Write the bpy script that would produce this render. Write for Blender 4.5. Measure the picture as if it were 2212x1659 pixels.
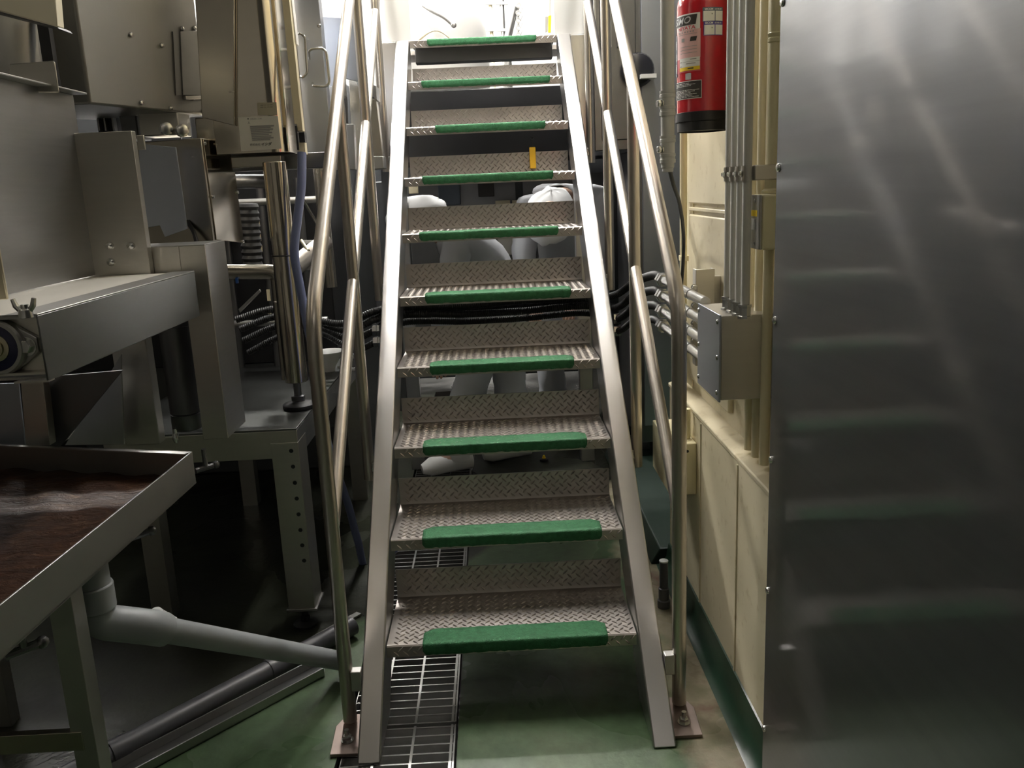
import bpy, bmesh, math, random
from mathutils import Vector, Matrix
random.seed(7)
S = bpy.context.scene
for o in list(bpy.data.objects): bpy.data.objects.remove(o, do_unlink=True)
COL = S.collection
PI = math.pi

# ------------------------------------------------------------ camera
CAM = Vector((0.0, -1.8674, 1.2288)); PIT, ROL, YAW, FPX = .2241, .0445, .0148, 1853.3
cp, sp, cy_, sy_ = math.cos(PIT), math.sin(PIT), math.cos(YAW), math.sin(YAW)
FW = Vector((sy_*cp, cy_*cp, -sp)); R0 = Vector((cy_, -sy_, 0)); D0 = FW.cross(R0)
RT = R0*math.cos(ROL) + D0*math.sin(ROL); DN = -R0*math.sin(ROL) + D0*math.cos(ROL)
cd = bpy.data.cameras.new('camera'); cam = bpy.data.objects.new('camera', cd); COL.objects.link(cam)
m4 = Matrix.Identity(4)
for i in range(3): m4[i][0], m4[i][1], m4[i][2], m4[i][3] = RT[i], -DN[i], -FW[i], CAM[i]
cam.matrix_world = m4
cd.sensor_width = 36; cd.lens = FPX/2212*36; cd.clip_start = .02
S.camera = cam
# ------------------------------------------------------------ world, exposure
w = bpy.data.worlds.new('world'); S.world = w; w.use_nodes = True
w.node_tree.nodes['Background'].inputs[0].default_value = (.9, .92, 1, 1)
w.node_tree.nodes['Background'].inputs[1].default_value = .02
S.view_settings.view_transform = 'Standard'; S.view_settings.look = 'None'
S.view_settings.gamma = 1; S.view_settings.exposure = 0.65; S.view_settings.use_curve_mapping = False

# strengths of the ceiling lamps (built further down as fluorescent battens)
LAMP = {'stair': 85.0, 'deck': 260.0, 'front': 3.6, 'warm': 3.2}

def P(px, py, ax, val):
    """world point on the plane axis=val seen at a pixel of the 2212x1659 photograph"""
    d = FW + RT*((px-1106)/FPX) + DN*((py-829.5)/FPX)
    i = 'xyz'.index(ax)
    return CAM + d*((val-CAM[i])/d[i])

# ------------------------------------------------------------ materials
MATS = {}
def nmat(name):
    m = bpy.data.materials.new(name); m.use_nodes = True; MATS[name] = m
    nt = m.node_tree; return m, nt, nt.nodes['Principled BSDF'], nt.nodes.new, nt.links.new
def mix_rgb(nt, fac, a, b, blend='MIX'):
    n = nt.nodes.new('ShaderNodeMix'); n.data_type = 'RGBA'; n.blend_type = blend
    for sock, v in ((0, fac), (6, a), (7, b)):
        if isinstance(v, (int, float)): n.inputs[sock].default_value = v
        elif isinstance(v, tuple): n.inputs[sock].default_value = v
        else: nt.links.new(v, n.inputs[sock])
    return n.outputs[2]
def noise(nt, scale, detail=4, stretch=(1, 1, 1), rough=.55, dist=0):
    tc = nt.nodes.new('ShaderNodeTexCoord'); mp = nt.nodes.new('ShaderNodeMapping')
    mp.inputs['Scale'].default_value = stretch
    nt.links.new(tc.outputs['Object'], mp.inputs[0])
    n = nt.nodes.new('ShaderNodeTexNoise'); n.inputs['Scale'].default_value = scale
    n.inputs['Detail'].default_value = detail; n.inputs['Roughness'].default_value = rough
    n.inputs['Distortion'].default_value = dist
    nt.links.new(mp.outputs[0], n.inputs['Vector']); return n.outputs['Fac']
def ramp(nt, fac, stops):
    r = nt.nodes.new('ShaderNodeValToRGB'); e = r.color_ramp.elements
    while len(e) < len(stops): e.new(.5)
    for k, (p, c) in enumerate(stops):
        e[k].position = p; e[k].color = (*c, 1) if len(c) == 3 else c
    nt.links.new(fac, r.inputs[0]); return r.outputs['Color']
def mat(name, col, rough=.5, metal=0., var=.12, scale=9, stretch=(1, 1, 1), bump=0., bscale=60, rvar=.03, coat=0, spec=.5):
    m, nt, b, N, L = nmat(name)
    f = noise(nt, scale, 5, stretch)
    c0 = tuple(max(0, x*(1-var)) for x in col)+(1,); c1 = tuple(min(1, x*(1+var)) for x in col)+(1,)
    L(mix_rgb(nt, f, c0, c1), b.inputs['Base Color'])
    mr = N('ShaderNodeMapRange'); mr.inputs[3].default_value = max(.02, rough-rvar); mr.inputs[4].default_value = min(1, rough+rvar)
    f2 = noise(nt, scale*2.3, 4, stretch); L(f2, mr.inputs[0]); L(mr.outputs[0], b.inputs['Roughness'])
    b.inputs['Metallic'].default_value = metal; b.inputs['Coat Weight'].default_value = coat
    b.inputs['Specular IOR Level'].default_value = spec
    if bump:
        bn = N('ShaderNodeBump'); bn.inputs['Strength'].default_value = bump; bn.inputs['Distance'].default_value = .002
        L(noise(nt, bscale, 4, stretch), bn.inputs['Height']); L(bn.outputs[0], b.inputs['Normal'])
    return m
mat('steel', (.42, .42, .415), .36, 1, .08, 6, (1, 1, 18), .02, 40)
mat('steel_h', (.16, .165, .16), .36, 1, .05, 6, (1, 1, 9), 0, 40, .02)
mat('steel_warm', (.52, .48, .41), .26, 1, .06, 6, (1, 1, 5), .01, 40)
mat('steel_satin', (.46, .455, .44), .42, 1, .07, 8, (1, 1, 1), .02, 90)
mat('steel_tube', (.56, .52, .47), .34, 1, .03, 10, rvar=.015)
mat('steel_polished', (.66, .60, .50), .13, 1, .05, 8, (1, 1, 6))
mat('steel_dark', (.20, .20, .205), .38, 1, .1, 7)
mat('stringer_steel', (.64, .63, .625), .30, 1, .03, 5, (1, 1, 1), 0, 60, .01)
mat('tread_steel', (.50, .465, .435), .40, 1, .14, 14)
def panel_mat():
    # brushed sheet: wide satin lobe plus a weaker clear reflection
    m, nt, b, N, L = nmat('panel_steel')
    f = noise(nt, 4, 5, (1, .3, 14))
    L(ramp(nt, f, [(.3, (.20, .205, .21)), (.7, (.22, .225, .23))]), b.inputs['Base Color'])
    b.inputs['Metallic'].default_value = 1; b.inputs['Roughness'].default_value = .45
    g = N('ShaderNodeBsdfPrincipled'); g.inputs['Metallic'].default_value = 1; g.inputs['Roughness'].default_value = .085; g.inputs['Base Color'].default_value = (.20, .20, .205, 1)
    mx = N('ShaderNodeMixShader'); mx.inputs[0].default_value = .30; L(b.outputs[0], mx.inputs[1]); L(g.outputs[0], mx.inputs[2])
    L(mx.outputs[0], nt.nodes['Material Output'].inputs['Surface'])
panel_mat()
mat('tray_steel', (.36, .36, .35), .42, 1, .08, 8)
mat('hood_cream', (.90, .84, .66), .4, 0, .03, 5)
mat('housing_steel', (.24, .235, .22), .5, 1, .05, 8)
mat('box_steel', (.60, .575, .52), .34, 1, .06, 8, (1, 1, 10), .04, 50)
mat('blue_steel', (.46, .49, .55), .36, .9, .06, 6)
mat('stained_steel', (.30, .24, .215), .42, .85, .2, 14)
mat('zinc', (.62, .62, .60), .26, 1, .04, 25, rvar=.02)
mat('brass', (.55, .50, .36), .3, 1, .06, 25)
mat('cream', (.76, .68, .47), .42, 0, .08, 5, (1, 1, 1), .06, 30)
mat('cream_pipe', (.80, .73, .48), .36, 0, .05, 10)
mat('grey_pipe', (.56, .55, .51), .6, 0, .05, 10, spec=.2)
mat('pvc', (.30, .32, .33), .45, 0, .06, 10)
mat('pvc_dark', (.09, .09, .10), .38, 0, .08, 10)
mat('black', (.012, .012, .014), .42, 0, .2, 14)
mat('black_rubber', (.015, .015, .016), .55, 0, .2, 20, bump=.1)
mat('black_gloss', (.02, .02, .024), .22, 0, .2, 10)
mat('red', (.50, .012, .022), .20, 0, .08, 6, coat=.5)
mat('white', (.80, .80, .78), .5, 0, .04, 8)
mat('white_enamel', (.82, .81, .78), .35, 0, .03, 6)
mat('label_white', (.84, .84, .80), .4, 0, .03, 20)
mat('paper', (.70, .68, .60), .5, 0, .06, 12)
mat('pink', (.78, .50, .49), .35, 0, .05, 10)
mat('label_red', (.60, .10, .12), .35, 0, .05, 10)
mat('yellow', (.85, .60, .02), .4, 0, .06, 12)
mat('orange', (.85, .50, .03), .42, 0, .06, 20)
mat('purple', (.09, .07, .35), .4, 0, .05, 12)
mat('slate', (.12, .15, .20), .4, 0, .05, 12)
mat('char', (.045, .04, .036), .45, 0, .1, 20)
mat('ink', (.03, .028, .028), .5)
mat('ink_grey', (.34, .33, .31), .5)
mat('silver', (.55, .56, .56), .35, .6)
mat('hose_blue', (.17, .20, .36), .30, 0, .1, 12, coat=.3)
mat('blue_tape', (.02, .12, .45), .4)
mat('cloth', (.62, .64, .68), .85, 0, .06, 10, bump=.25, bscale=26)
mat('cloth_hood', (.78, .79, .80), .85, 0, .05, 10, bump=.3, bscale=30)
mat('skin', (.55, .36, .27), .5)
mat('dark_base', (.008, .022, .014), .5, 0, .25, 8)
mat('bearing_blue', (.02, .02, .07), .3, 0, .1, 10)
mat('foam', (.60, .62, .62), .8, 0, .08, 40, bump=.4, bscale=60)
mat('bed_sheen', (.80, .77, .70), .35, 0, .04, 8)  # pale cream holding the bright reflection of the conveyor bed
mat('rope', (.5, .45, .33), .7)
mat('ceiling_paint', (.42, .42, .41), .7)
mat('wall_paint', (.30, .285, .25), .6, 0, .05, 3)
mat('dark_paint', (.10, .105, .11), .5, 0, .1, 4)
mat('deck_wall', (.86, .85, .82), .55, 0, .03, 3)
def floor_mat():
    m, nt, b, N, L = nmat('floor_green')
    f = noise(nt, 2.2, 6, (1, 1, 1), .6, .4); g = noise(nt, 26, 5)
    base = ramp(nt, f, [(.30, (.040, .066, .034)), (.52, (.072, .115, .060)), (.72, (.115, .15, .085))])
    dirt = mix_rgb(nt, 1.0, base, ramp(nt, g, [(.3, (.78, .78, .74)), (.7, (1.1, 1.1, 1.08))]), 'MULTIPLY')
    # bare, rubbed strip of concrete along the right wall
    tc = N('ShaderNodeTexCoord'); sx = N('ShaderNodeSeparateXYZ'); L(tc.outputs['Object'], sx.inputs[0])
    w_ = N('ShaderNodeMath'); w_.operation = 'MULTIPLY_ADD'; w_.inputs[1].default_value = .16; L(noise(nt, 9, 4), w_.inputs[0]); L(sx.outputs[0], w_.inputs[2])
    rub = ramp(nt, w_.outputs[0], [(.43, (0, 0, 0)), (.50, (1, 1, 1)), (.565, (1, 1, 1)), (.60, (0, 0, 0))])
    stain = ramp(nt, noise(nt, 7, 5), [(.35, (.16, .15, .09)), (.55, (.27, .24, .17)), (.75, (.13, .055, .045))])
    c0 = mix_rgb(nt, rub, dirt, stain)
    # wet floor beyond the diagonal channel, its shade painted into a darker colour
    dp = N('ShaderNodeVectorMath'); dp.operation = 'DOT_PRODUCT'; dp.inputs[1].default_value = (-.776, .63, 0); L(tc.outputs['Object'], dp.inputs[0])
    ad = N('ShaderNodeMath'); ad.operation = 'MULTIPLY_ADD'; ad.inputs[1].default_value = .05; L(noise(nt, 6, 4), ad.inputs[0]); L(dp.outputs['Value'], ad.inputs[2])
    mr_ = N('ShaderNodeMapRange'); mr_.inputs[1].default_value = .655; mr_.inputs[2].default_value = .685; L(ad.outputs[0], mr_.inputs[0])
    wet_shade = ramp(nt, noise(nt, 3.2, 5), [(.35, (.014, .014, .010)), (.65, (.030, .034, .022))])
    L(mix_rgb(nt, mr_.outputs[0], c0, wet_shade), b.inputs['Base Color'])
    b.inputs['Specular IOR Level'].default_value = .28
    # wet patches
    r = ramp(nt, noise(nt, 1.6, 4, (1, 1, 1), .5, .6), [(.42, (.20,)*3), (.56, (.46,)*3)]); L(r, b.inputs['Roughness'])
    bn = N('ShaderNodeBump'); bn.inputs['Strength'].default_value = .25; bn.inputs['Distance'].default_value = .003
    L(noise(nt, 45, 5), bn.inputs['Height']); L(bn.outputs[0], b.inputs['Normal'])
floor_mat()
def liquid_mat():
    m, nt, b, N, L = nmat('brown_liquid')
    f = noise(nt, 11, 6, (1, 2.2, 1), .62, 1.4)
    L(ramp(nt, f, [(.30, (.030, .013, .008)), (.52, (.062, .028, .016)), (.64, (.11, .055, .030)), (.76, (.30, .19, .12))]), b.inputs['Base Color'])
    b.inputs['Roughness'].default_value = .50; b.inputs['Specular IOR Level'].default_value = .16
    bn = N('ShaderNodeBump'); bn.inputs['Strength'].default_value = .9; bn.inputs['Distance'].default_value = .008
    L(noise(nt, 30, 6, (1, 1.7, 1), .65, 1.2), bn.inputs['Height']); L(bn.outputs[0], b.inputs['Normal'])
liquid_mat()
def tape_mat():
    m, nt, b, N, L = nmat('green_tape')
    L(ramp(nt, noise(nt, 90, 5), [(.3, (.018, .115, .042)), (.7, (.035, .185, .070))]), b.inputs['Base Color'])
    b.inputs['Roughness'].default_value = .72
    bn = N('ShaderNodeBump'); bn.inputs['Strength'].default_value = .6; bn.inputs['Distance'].default_value = .003
    L(noise(nt, 300, 3), bn.inputs['Height']); L(bn.outputs[0], b.inputs['Normal'])
tape_mat()
def wallcream():
    m, nt, b, N, L = nmat('cream_wall')
    f = noise(nt, 2.4, 5, (1, 1, .35)); g = noise(nt, 30, 5)
    c = ramp(nt, f, [(.3, (.66, .585, .40)), (.7, (.76, .68, .49))])
    L(mix_rgb(nt, 1.0, c, ramp(nt, g, [(.28, (.80, .76, .68)), (.42, (1, 1, 1))]), 'MULTIPLY'), b.inputs['Base Color'])
    b.inputs['Roughness'].default_value = .40
    bn = N('ShaderNodeBump'); bn.inputs['Strength'].default_value = .08; L(noise(nt, 12, 3), bn.inputs['Height']); L(bn.outputs[0], b.inputs['Normal'])
wallcream()
def basegreen():
    # green skirting paint brushed up the foot of the wall, chipped along its upper edge
    m, nt, b, N, L = nmat('skirting_green')
    L(ramp(nt, noise(nt, 14, 5), [(.3, (.009, .028, .016)), (.7, (.018, .050, .028))]), b.inputs['Base Color'])
    b.inputs['Roughness'].default_value = .35
basegreen()
def emit(name, col, s):
    m, nt, b, N, L = nmat(name)
    b.inputs['Base Color'].default_value = (.9, .9, .9, 1)
    b.inputs['Emission Color'].default_value = (*col, 1); b.inputs['Emission Strength'].default_value = s
emit('lamp_stair', (1, .97, .93), LAMP['stair']); emit('lamp_deck', (1, .97, .92), LAMP['deck'])
emit('lamp_front', (1, .93, .84), LAMP['front']); emit('lamp_warm', (1, .86, .66), LAMP['warm'])

# ------------------------------------------------------------ mesh helpers (all vertices in world metres)
class MB:
    def __init__(s): s.v = []; s.f = []; s.sm = []
    def add(s, vs, fs, smooth=False):
        n = len(s.v); s.v += [Vector(v) for v in vs]; s.f += [tuple(i+n for i in f) for f in fs]; s.sm += [smooth]*len(fs); return s
    def hexa(s, c):   # 8 corners: bottom 4 ccw then top 4
        return s.add(c, [(3, 2, 1, 0), (4, 5, 6, 7), (0, 1, 5, 4), (1, 2, 6, 5), (2, 3, 7, 6), (3, 0, 4, 7)])
    def box(s, x0, y0, z0, x1, y1, z1):
        if x0 > x1: x0, x1 = x1, x0
        if y0 > y1: y0, y1 = y1, y0
        if z0 > z1: z0, z1 = z1, z0
        return s.hexa([(x0, y0, z0), (x1, y0, z0), (x1, y1, z0), (x0, y1, z0), (x0, y0, z1), (x1, y0, z1), (x1, y1, z1), (x0, y1, z1)])
    def prism(s, poly, ex):
        ex = Vector(ex); a = [Vector(p) for p in poly]; n = len(a)
        nr = Vector((0, 0, 0))
        for i in range(n): nr += a[i].cross(a[(i+1) % n])
        if nr.dot(ex) > 0: a.reverse()
        b = [p+ex for p in a]
        fs = [tuple(range(n)), tuple(range(2*n-1, n-1, -1))]
        for i in range(n): j = (i+1) % n; fs.append((i, i+n, j+n, j))
        return s.add(a+b, fs)
    def tube(s, path, r, seg=16, cap=True, smooth=True):
        p = [Vector(q) for q in path]; n = len(p)
        rr = r if isinstance(r, (list, tuple)) else [r]*n
        t0 = (p[1]-p[0]).normalized(); up = Vector((0, 0, 1)) if abs(t0.z) < .9 else Vector((1, 0, 0))
        u = t0.cross(up).normalized(); vs = []
        for i in range(n):
            t = (p[min(i+1, n-1)]-p[max(i-1, 0)]).normalized()
            u = (u - t*u.dot(t)).normalized(); v = t.cross(u)
            k = 1.0
            if 0 < i < n-1:
                c = (p[i]-p[i-1]).normalized().dot((p[i+1]-p[i]).normalized()); k = 1
            for j in range(seg):
                a = 2*PI*j/seg; vs.append(p[i]+(u*math.cos(a)+v*math.sin(a))*rr[i]*k)
        fs = []
        for i in range(n-1):
            for j in range(seg):
                q = (j+1) % seg; fs.append((i*seg+j, i*seg+q, (i+1)*seg+q, (i+1)*seg+j))
        s.add(vs, fs, smooth)
        if cap:
            k = len(s.v)-len(vs)
            s.f.append(tuple(k+j for j in range(seg-1, -1, -1))); s.sm.append(False)
            s.f.append(tuple(k+(n-1)*seg+j for j in range(seg))); s.sm.append(False)
        return s
    def cyl(s, a, b, r, seg=16, r2=None): return s.tube([a, b], [r, r if r2 is None else r2], seg)
    def lathe(s, c, ax, prof, seg=24):   # prof: list of (radius, height along ax)
        c = Vector(c); ax = Vector(ax).normalized()
        path = [c+ax*h for _, h in prof]
        up = Vector((0, 0, 1)) if abs(ax.z) < .9 else Vector((1, 0, 0)); u = ax.cross(up).normalized(); v = ax.cross(u); vs = []
        for (r, h) in prof:
            for j in range(seg):
                a = 2*PI*j/seg; vs.append(c+ax*h+(u*math.cos(a)+v*math.sin(a))*max(r, 1e-5))
        fs = []; n = len(prof)
        for i in range(n-1):
            for j in range(seg):
                q = (j+1) % seg; fs.append((i*seg+j, i*seg+q, (i+1)*seg+q, (i+1)*seg+j))
        fs = [f[::-1] for f in fs] if False else fs
        return s.add(vs, fs, True)
    def ball(s, c, r, seg=12, squash=(1, 1, 1)):
        c = Vector(c); vs = []; fs = []; rg = seg//2
        for i in range(rg+1):
            th = PI*i/rg
            for j in range(seg):
                a = 2*PI*j/seg
                vs.append(c+Vector((math.sin(th)*math.cos(a)*squash[0], math.sin(th)*math.sin(a)*squash[1], math.cos(th)*squash[2]))*r)
        for i in range(rg):
            for j in range(seg):
                q = (j+1) % seg; fs.append((i*seg+j, (i+1)*seg+j, (i+1)*seg+q, i*seg+q))
        return s.add(vs, fs, True)
    def hexbolt(s, c, ax, r=.008, h=.006):
        c = Vector(c); ax = Vector(ax).normalized(); s.lathe(c, ax, [(0, 0), (r*1.35, 0), (r*1.35, h*.25), (0.0, h*.25)], 16)
        return s.lathe(c, ax, [(r, h*.25), (r, h), (r*.86, h*1.15), (0, h*1.15)], 6)
    def build(s, name, m, parent=None, bev=0., ang=35, weld=True, recalc=True):
        me = bpy.data.meshes.new(name); root = parent
        off = Vector((0, 0, 0))
        while root is not None:
            off = off + Vector(root.location); root = root.parent
        me.from_pydata([v-off for v in s.v], [], s.f)
        bm = bmesh.new(); bm.from_mesh(me)
        if weld: bmesh.ops.remove_doubles(bm, verts=bm.verts, dist=1e-6)
        if recalc: bmesh.ops.recalc_face_normals(bm, faces=bm.faces)
        bm.to_mesh(me); bm.free()
        me.polygons.foreach_set('use_smooth', [True]*len(me.polygons)); me.set_sharp_from_angle(angle=math.radians(ang))
        me.materials.append(MATS[m])
        o = bpy.data.objects.new(name, me); COL.objects.link(o)
        if parent is not None: o.parent = parent
        if bev:
            b = o.modifiers.new('edge', 'BEVEL'); b.width = bev; b.segments = 2; b.limit_method = 'ANGLE'; b.angle_limit = math.radians(40)
        return o
def tag(o, label, cat, group=None, kind=None):
    if label: o['label'] = label
    if cat: o['category'] = cat
    if group: o['group'] = group
    if kind: o['kind'] = kind
    return o
def thing(name, loc, label, cat, group=None):
    o = bpy.data.objects.new(name, None); o.empty_display_size = .05; COL.objects.link(o); o.location = loc
    return tag(o, label, cat, group)
def struct(o): o['kind'] = 'structure'; return o
def bend(pts, r, n=8):
    """round the corners of a polyline"""
    p = [Vector(q) for q in pts]; out = [p[0]]
    for i in range(1, len(p)-1):
        a, b, c = p[i-1], p[i], p[i+1]; d1 = (a-b); d2 = (c-b); rr = min(r, d1.length*.49, d2.length*.49)
        s, e = b+d1.normalized()*rr, b+d2.normalized()*rr
        for k in range(n+1):
            t = k/n; out.append(s*(1-t)**2 + b*2*t*(1-t) + e*t*t)
    out.append(p[-1]); return out
def spline(pts, n=8):
    p = [Vector(q) for q in pts]; p = [p[0]*2-p[1]]+p+[p[-1]*2-p[-2]]; out = []
    for i in range(1, len(p)-2):
        for k in range(n):
            t = k/n; a, b, c, d = p[i-1], p[i], p[i+1], p[i+2]
            out.append(.5*((2*b)+(c-a)*t+(2*a-5*b+4*c-d)*t*t+(3*b-a-3*c+d)*t**3))
    out.append(p[-2]); return out
def fbox(mb, px0, py0, px1, py1, Y, dep):
    """upright box whose camera-facing face stands at depth Y between two opposite corners"""
    a = P(px0, py0, 'y', Y); b = P(px1, py1, 'y', Y)
    return mb.box(a.x, Y, b.z, b.x, Y+dep, a.z)
def text_mesh(txt, size=1.0, shear=0., bold=0.):
    cu = bpy.data.curves.new('t', 'FONT'); cu.body = txt; cu.size = 1; cu.shear = shear; cu.offset = bold; cu.resolution_u = 3
    ob = bpy.data.objects.new('t', cu); COL.objects.link(ob)
    bpy.context.view_layer.update(); dg = bpy.context.evaluated_depsgraph_get()
    me = bpy.data.meshes.new_from_object(ob.evaluated_get(dg))
    vs = [v.co.copy() for v in me.vertices]; fs = [tuple(p.vertices) for p in me.polygons]
    bpy.data.objects.remove(ob, do_unlink=True); bpy.data.curves.remove(cu); bpy.data.meshes.remove(me)
    if not vs: return [], []
    x0 = min(v.x for v in vs); x1 = max(v.x for v in vs); y0 = min(v.y for v in vs); y1 = max(v.y for v in vs)
    return [((v.x-x0)/max(1e-6, x1-x0), (v.y-y0)/max(1e-6, y1-y0)) for v in vs], fs
# ============================================================ the room
TRX0, TRX1, TRY0, TRY1, TRD = -.405, -.135, -1.6, 3.4, .14
mb = MB()
X0, X1, Y0, Y1 = -4.2, 2.0, -4.0, 5.2; WE = .745
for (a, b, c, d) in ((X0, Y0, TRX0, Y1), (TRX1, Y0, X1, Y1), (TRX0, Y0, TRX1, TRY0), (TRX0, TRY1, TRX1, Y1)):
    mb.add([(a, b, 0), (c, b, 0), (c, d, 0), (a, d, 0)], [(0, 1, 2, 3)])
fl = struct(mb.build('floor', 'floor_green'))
mb = MB()
a, b, c, d, z = TRX0, TRX1, TRY0, TRY1, -TRD
mb.add([(a, c, z), (b, c, z), (b, d, z), (a, d, z), (a, c, 0), (b, c, 0), (b, d, 0), (a, d, 0)],
       [(0, 1, 2, 3), (0, 4, 5, 1), (1, 5, 6, 2), (2, 6, 7, 3), (3, 7, 4, 0)])
mb.build('drain_trench', 'char', fl)
mb = MB(); mb.add([(X0, Y0, 3.05), (X1, Y0, 3.05), (X1, Y1, 3.05), (X0, Y1, 3.05)], [(3, 2, 1, 0)]); struct(mb.build('ceiling', 'ceiling_paint'))
mb = MB(); mb.box(X0-.1, Y0-.1, 0, X1, Y0, 3.05); struct(mb.build('wall_front', 'wall_paint'))
mb = MB(); mb.box(X0-.1, Y0, 0, X0, Y1, 3.05); struct(mb.build('wall_left', 'wall_paint'))
mb = MB(); mb.box(X0-.1, Y1, 0, X1, Y1+.1, 3.05); struct(mb.build('wall_back', 'deck_wall'))
# right wall: lower dado proud of the upper panels, ledge between them
WU, WL, LZ = .575, .532, .615
wr = MB().box(WU, Y0, LZ-.02, .70, WE, 3.05).build('wall_right', 'cream_wall'); struct(wr)
MB().box(WL, Y0, 0, WU+.02, WE, LZ-.012).build('dado_panel', 'cream_wall', wr, .006)
MB().hexa([(WL-.004, Y0, LZ-.012), (WU+.02, Y0, LZ-.012), (WU+.02, WE, LZ-.012), (WL-.004, WE, LZ-.012),
           (WL-.004, Y0, LZ), (WU+.02, Y0, LZ+.014), (WU+.02, WE, LZ+.014), (WL-.004, WE, LZ)]).build('ledge', 'cream_wall', wr, .003)
for yy in (.33, -.02):
    MB().box(WL-.003, yy-.004, .06, WL+.001, yy+.004, LZ-.02).build('joint_strip', 'cream_wall', wr, .001)
MB().box(WU-.004, .60, .63, WU+.002, .615, 1.30).build('joint_strip', 'cream_wall', wr, .001)
# pressed panel above the ledge with a horizontal recess line
MB().box(WU-.012, .18, 1.145, WU+.002, .62, 1.155).build('joint_strip', 'cream_wall', wr, .002)
MB().box(WU-.012, .18, .66, WU+.002, .62, 1.135).build('wall_panel', 'cream_wall', wr, .004)
MB().box(WU-.012, .18, 1.165, WU+.002, .62, 1.9).build('wall_panel', 'cream_wall', wr, .004)
# green painted skirting with a sloping fillet at the floor
mb = MB(); prof = [(WL-.004, .075), (WL-.008, .055), (WL-.012, .030), (WL-.030, .006), (WL-.045, .001), (WL+.004, .001), (WL+.004, .078)]
mb.prism([(x, Y0, z) for x, z in prof], (0, WE-Y0, 0)); struct(mb.build('baseboard_right', 'skirting_green'))

MB().box(X1, Y0, 0, X1+.1, Y1, 3.05).build('wall_side', 'dark_paint')['kind'] = 'structure'
# low green kerb that carries on past the end of the wall
mb = MB(); mb.prism([(.47, WE+.004, .001), (.50, WE+.004, .055), (.70, WE+.004, .055), (.70, WE+.004, .001)], (0, 1.2, 0)); struct(mb.build('trim_1', 'dark_base', None, .004))

# big brushed sheet on the wall at the right
PX = .505; PYE = -.323
t = thing('wall_sheet', (PX, PYE, 0), 'large brushed stainless sheet screwed to the wall, mirroring the stairs', 'steel sheet')
MB().box(PX, -3.4, .012, PX+.004, PYE, 2.6).build('sheet', 'panel_steel', t, .001)
for py in (8, 362, 690, 990, 1272, 1570):
    q = P(1686-(py/1659)*38, py, 'x', PX); MB().lathe((PX, PYE-.012, q.z), (-1, 0, 0), [(0.0075, 0), (.0075, .001), (.006, .004), (0, .0052)], 14).build('screw', 'zinc', t)
for k in range(5): MB().box(PX+.004, PYE-.06-k*.6, .1, WL+.002, PYE-.03-k*.6, 2.5).build('batten', 'steel_satin', t)

# ============================================================ stair
RISE, RUN, Z1, TD, SW = .1843, .2063, .174, .254, .3
ZT = Z1 + 9*RISE; YT = 9*RUN
st = thing('steel_stair', (0, 0, 0), 'steep open metal stair of ten checker plate treads with green nosings and tube handrails', 'staircase')
sl = math.atan2(RISE, RUN)
for s in (-1, 1):
    y0 = -Z1/math.tan(sl) - .002
    poly = [(y0, .002), (YT, ZT+.002), (YT+.06, ZT+.002), (YT+.06, ZT-.10), (y0+.185, .002)]
    mb = MB(); mb.prism([(s*.303, y, z) for y, z in poly], (s*.052, 0, 0)); mb.build('stringer', 'stringer_steel', st, .004)
# checker tread mesh shared by all treads (local to first tread)
th = .004
def tread_data():
    prof = [(.002, -.030), (.002, -.003), (.005, 0), (TD-.012, 0), (TD-.004, .003), (TD, .012), (TD, .080)]
    inn = [(.006, -.030), (.006, -th), (TD-.010, -th), (TD-.003, -.001), (TD+.004, .010), (TD+.004, .080)]
    poly = prof + inn[::-1]
    return MB().prism([(-SW, y, z) for y, z in poly], (2*SW, 0, 0))
def lug(mb, c, ex, ey, nz, L=.0098, W=.0023, H=.0026):
    c, ex, ey, nz = Vector(c), Vector(ex), Vector(ey), Vector(nz)
    vs = [c-ex*L, c-ex*L*.35-ey*W, c+ex*L*.35-ey*W, c+ex*L, c+ex*L*.35+ey*W, c-ex*L*.35+ey*W, c-ex*L*.45+nz*H, c+ex*L*.45+nz*H]
    mb.add(vs, [(0, 1, 6), (1, 2, 7, 6), (2, 3, 7), (3, 4, 7), (4, 5, 6, 7), (5, 0, 6)], True)
def lugs_data(riser=True):
    # rows of parallel lugs, alternate rows leaning the other way and shifted half a pitch
    mb = MB(); pw = .0232; ph = pw/2; q = math.sqrt(.5)
    for j in range(20):
        s = 1 if j % 2 else -1
        for i in range(-12, 13):
            x = (i+(.5 if j % 2 else 0))*pw
            if abs(x) > SW-.010: continue
            lug(mb, (x, .014+j*ph, .0002), (q, s*q, 0), (-s*q, q, 0), (0, 0, 1))
            if riser and j < 6: lug(mb, (x, TD-.0002, .014+j*ph), (q, 0, s*q), (-s*q, 0, q), (0, -1, 0))
            if j < 2: lug(mb, (x, .0018, -.021+j*ph), (q, 0, s*q), (-s*q, 0, q), (0, -1, 0))
    return mb
tapes = [(913, 1313), (912, 1300), (913, 1268), (928, 1240), (918, 1233), (905, 1206), (912, 1195), (940, 1178), (910, 1188), (922, 1158)]
tread0 = tread_data().build('tread', 'tread_steel', st)
lug0 = lugs_data().build('checker_lugs', 'tread_steel', tread0, ang=60, weld=False, recalc=False); lug0['kind'] = 'stuff'
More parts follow.
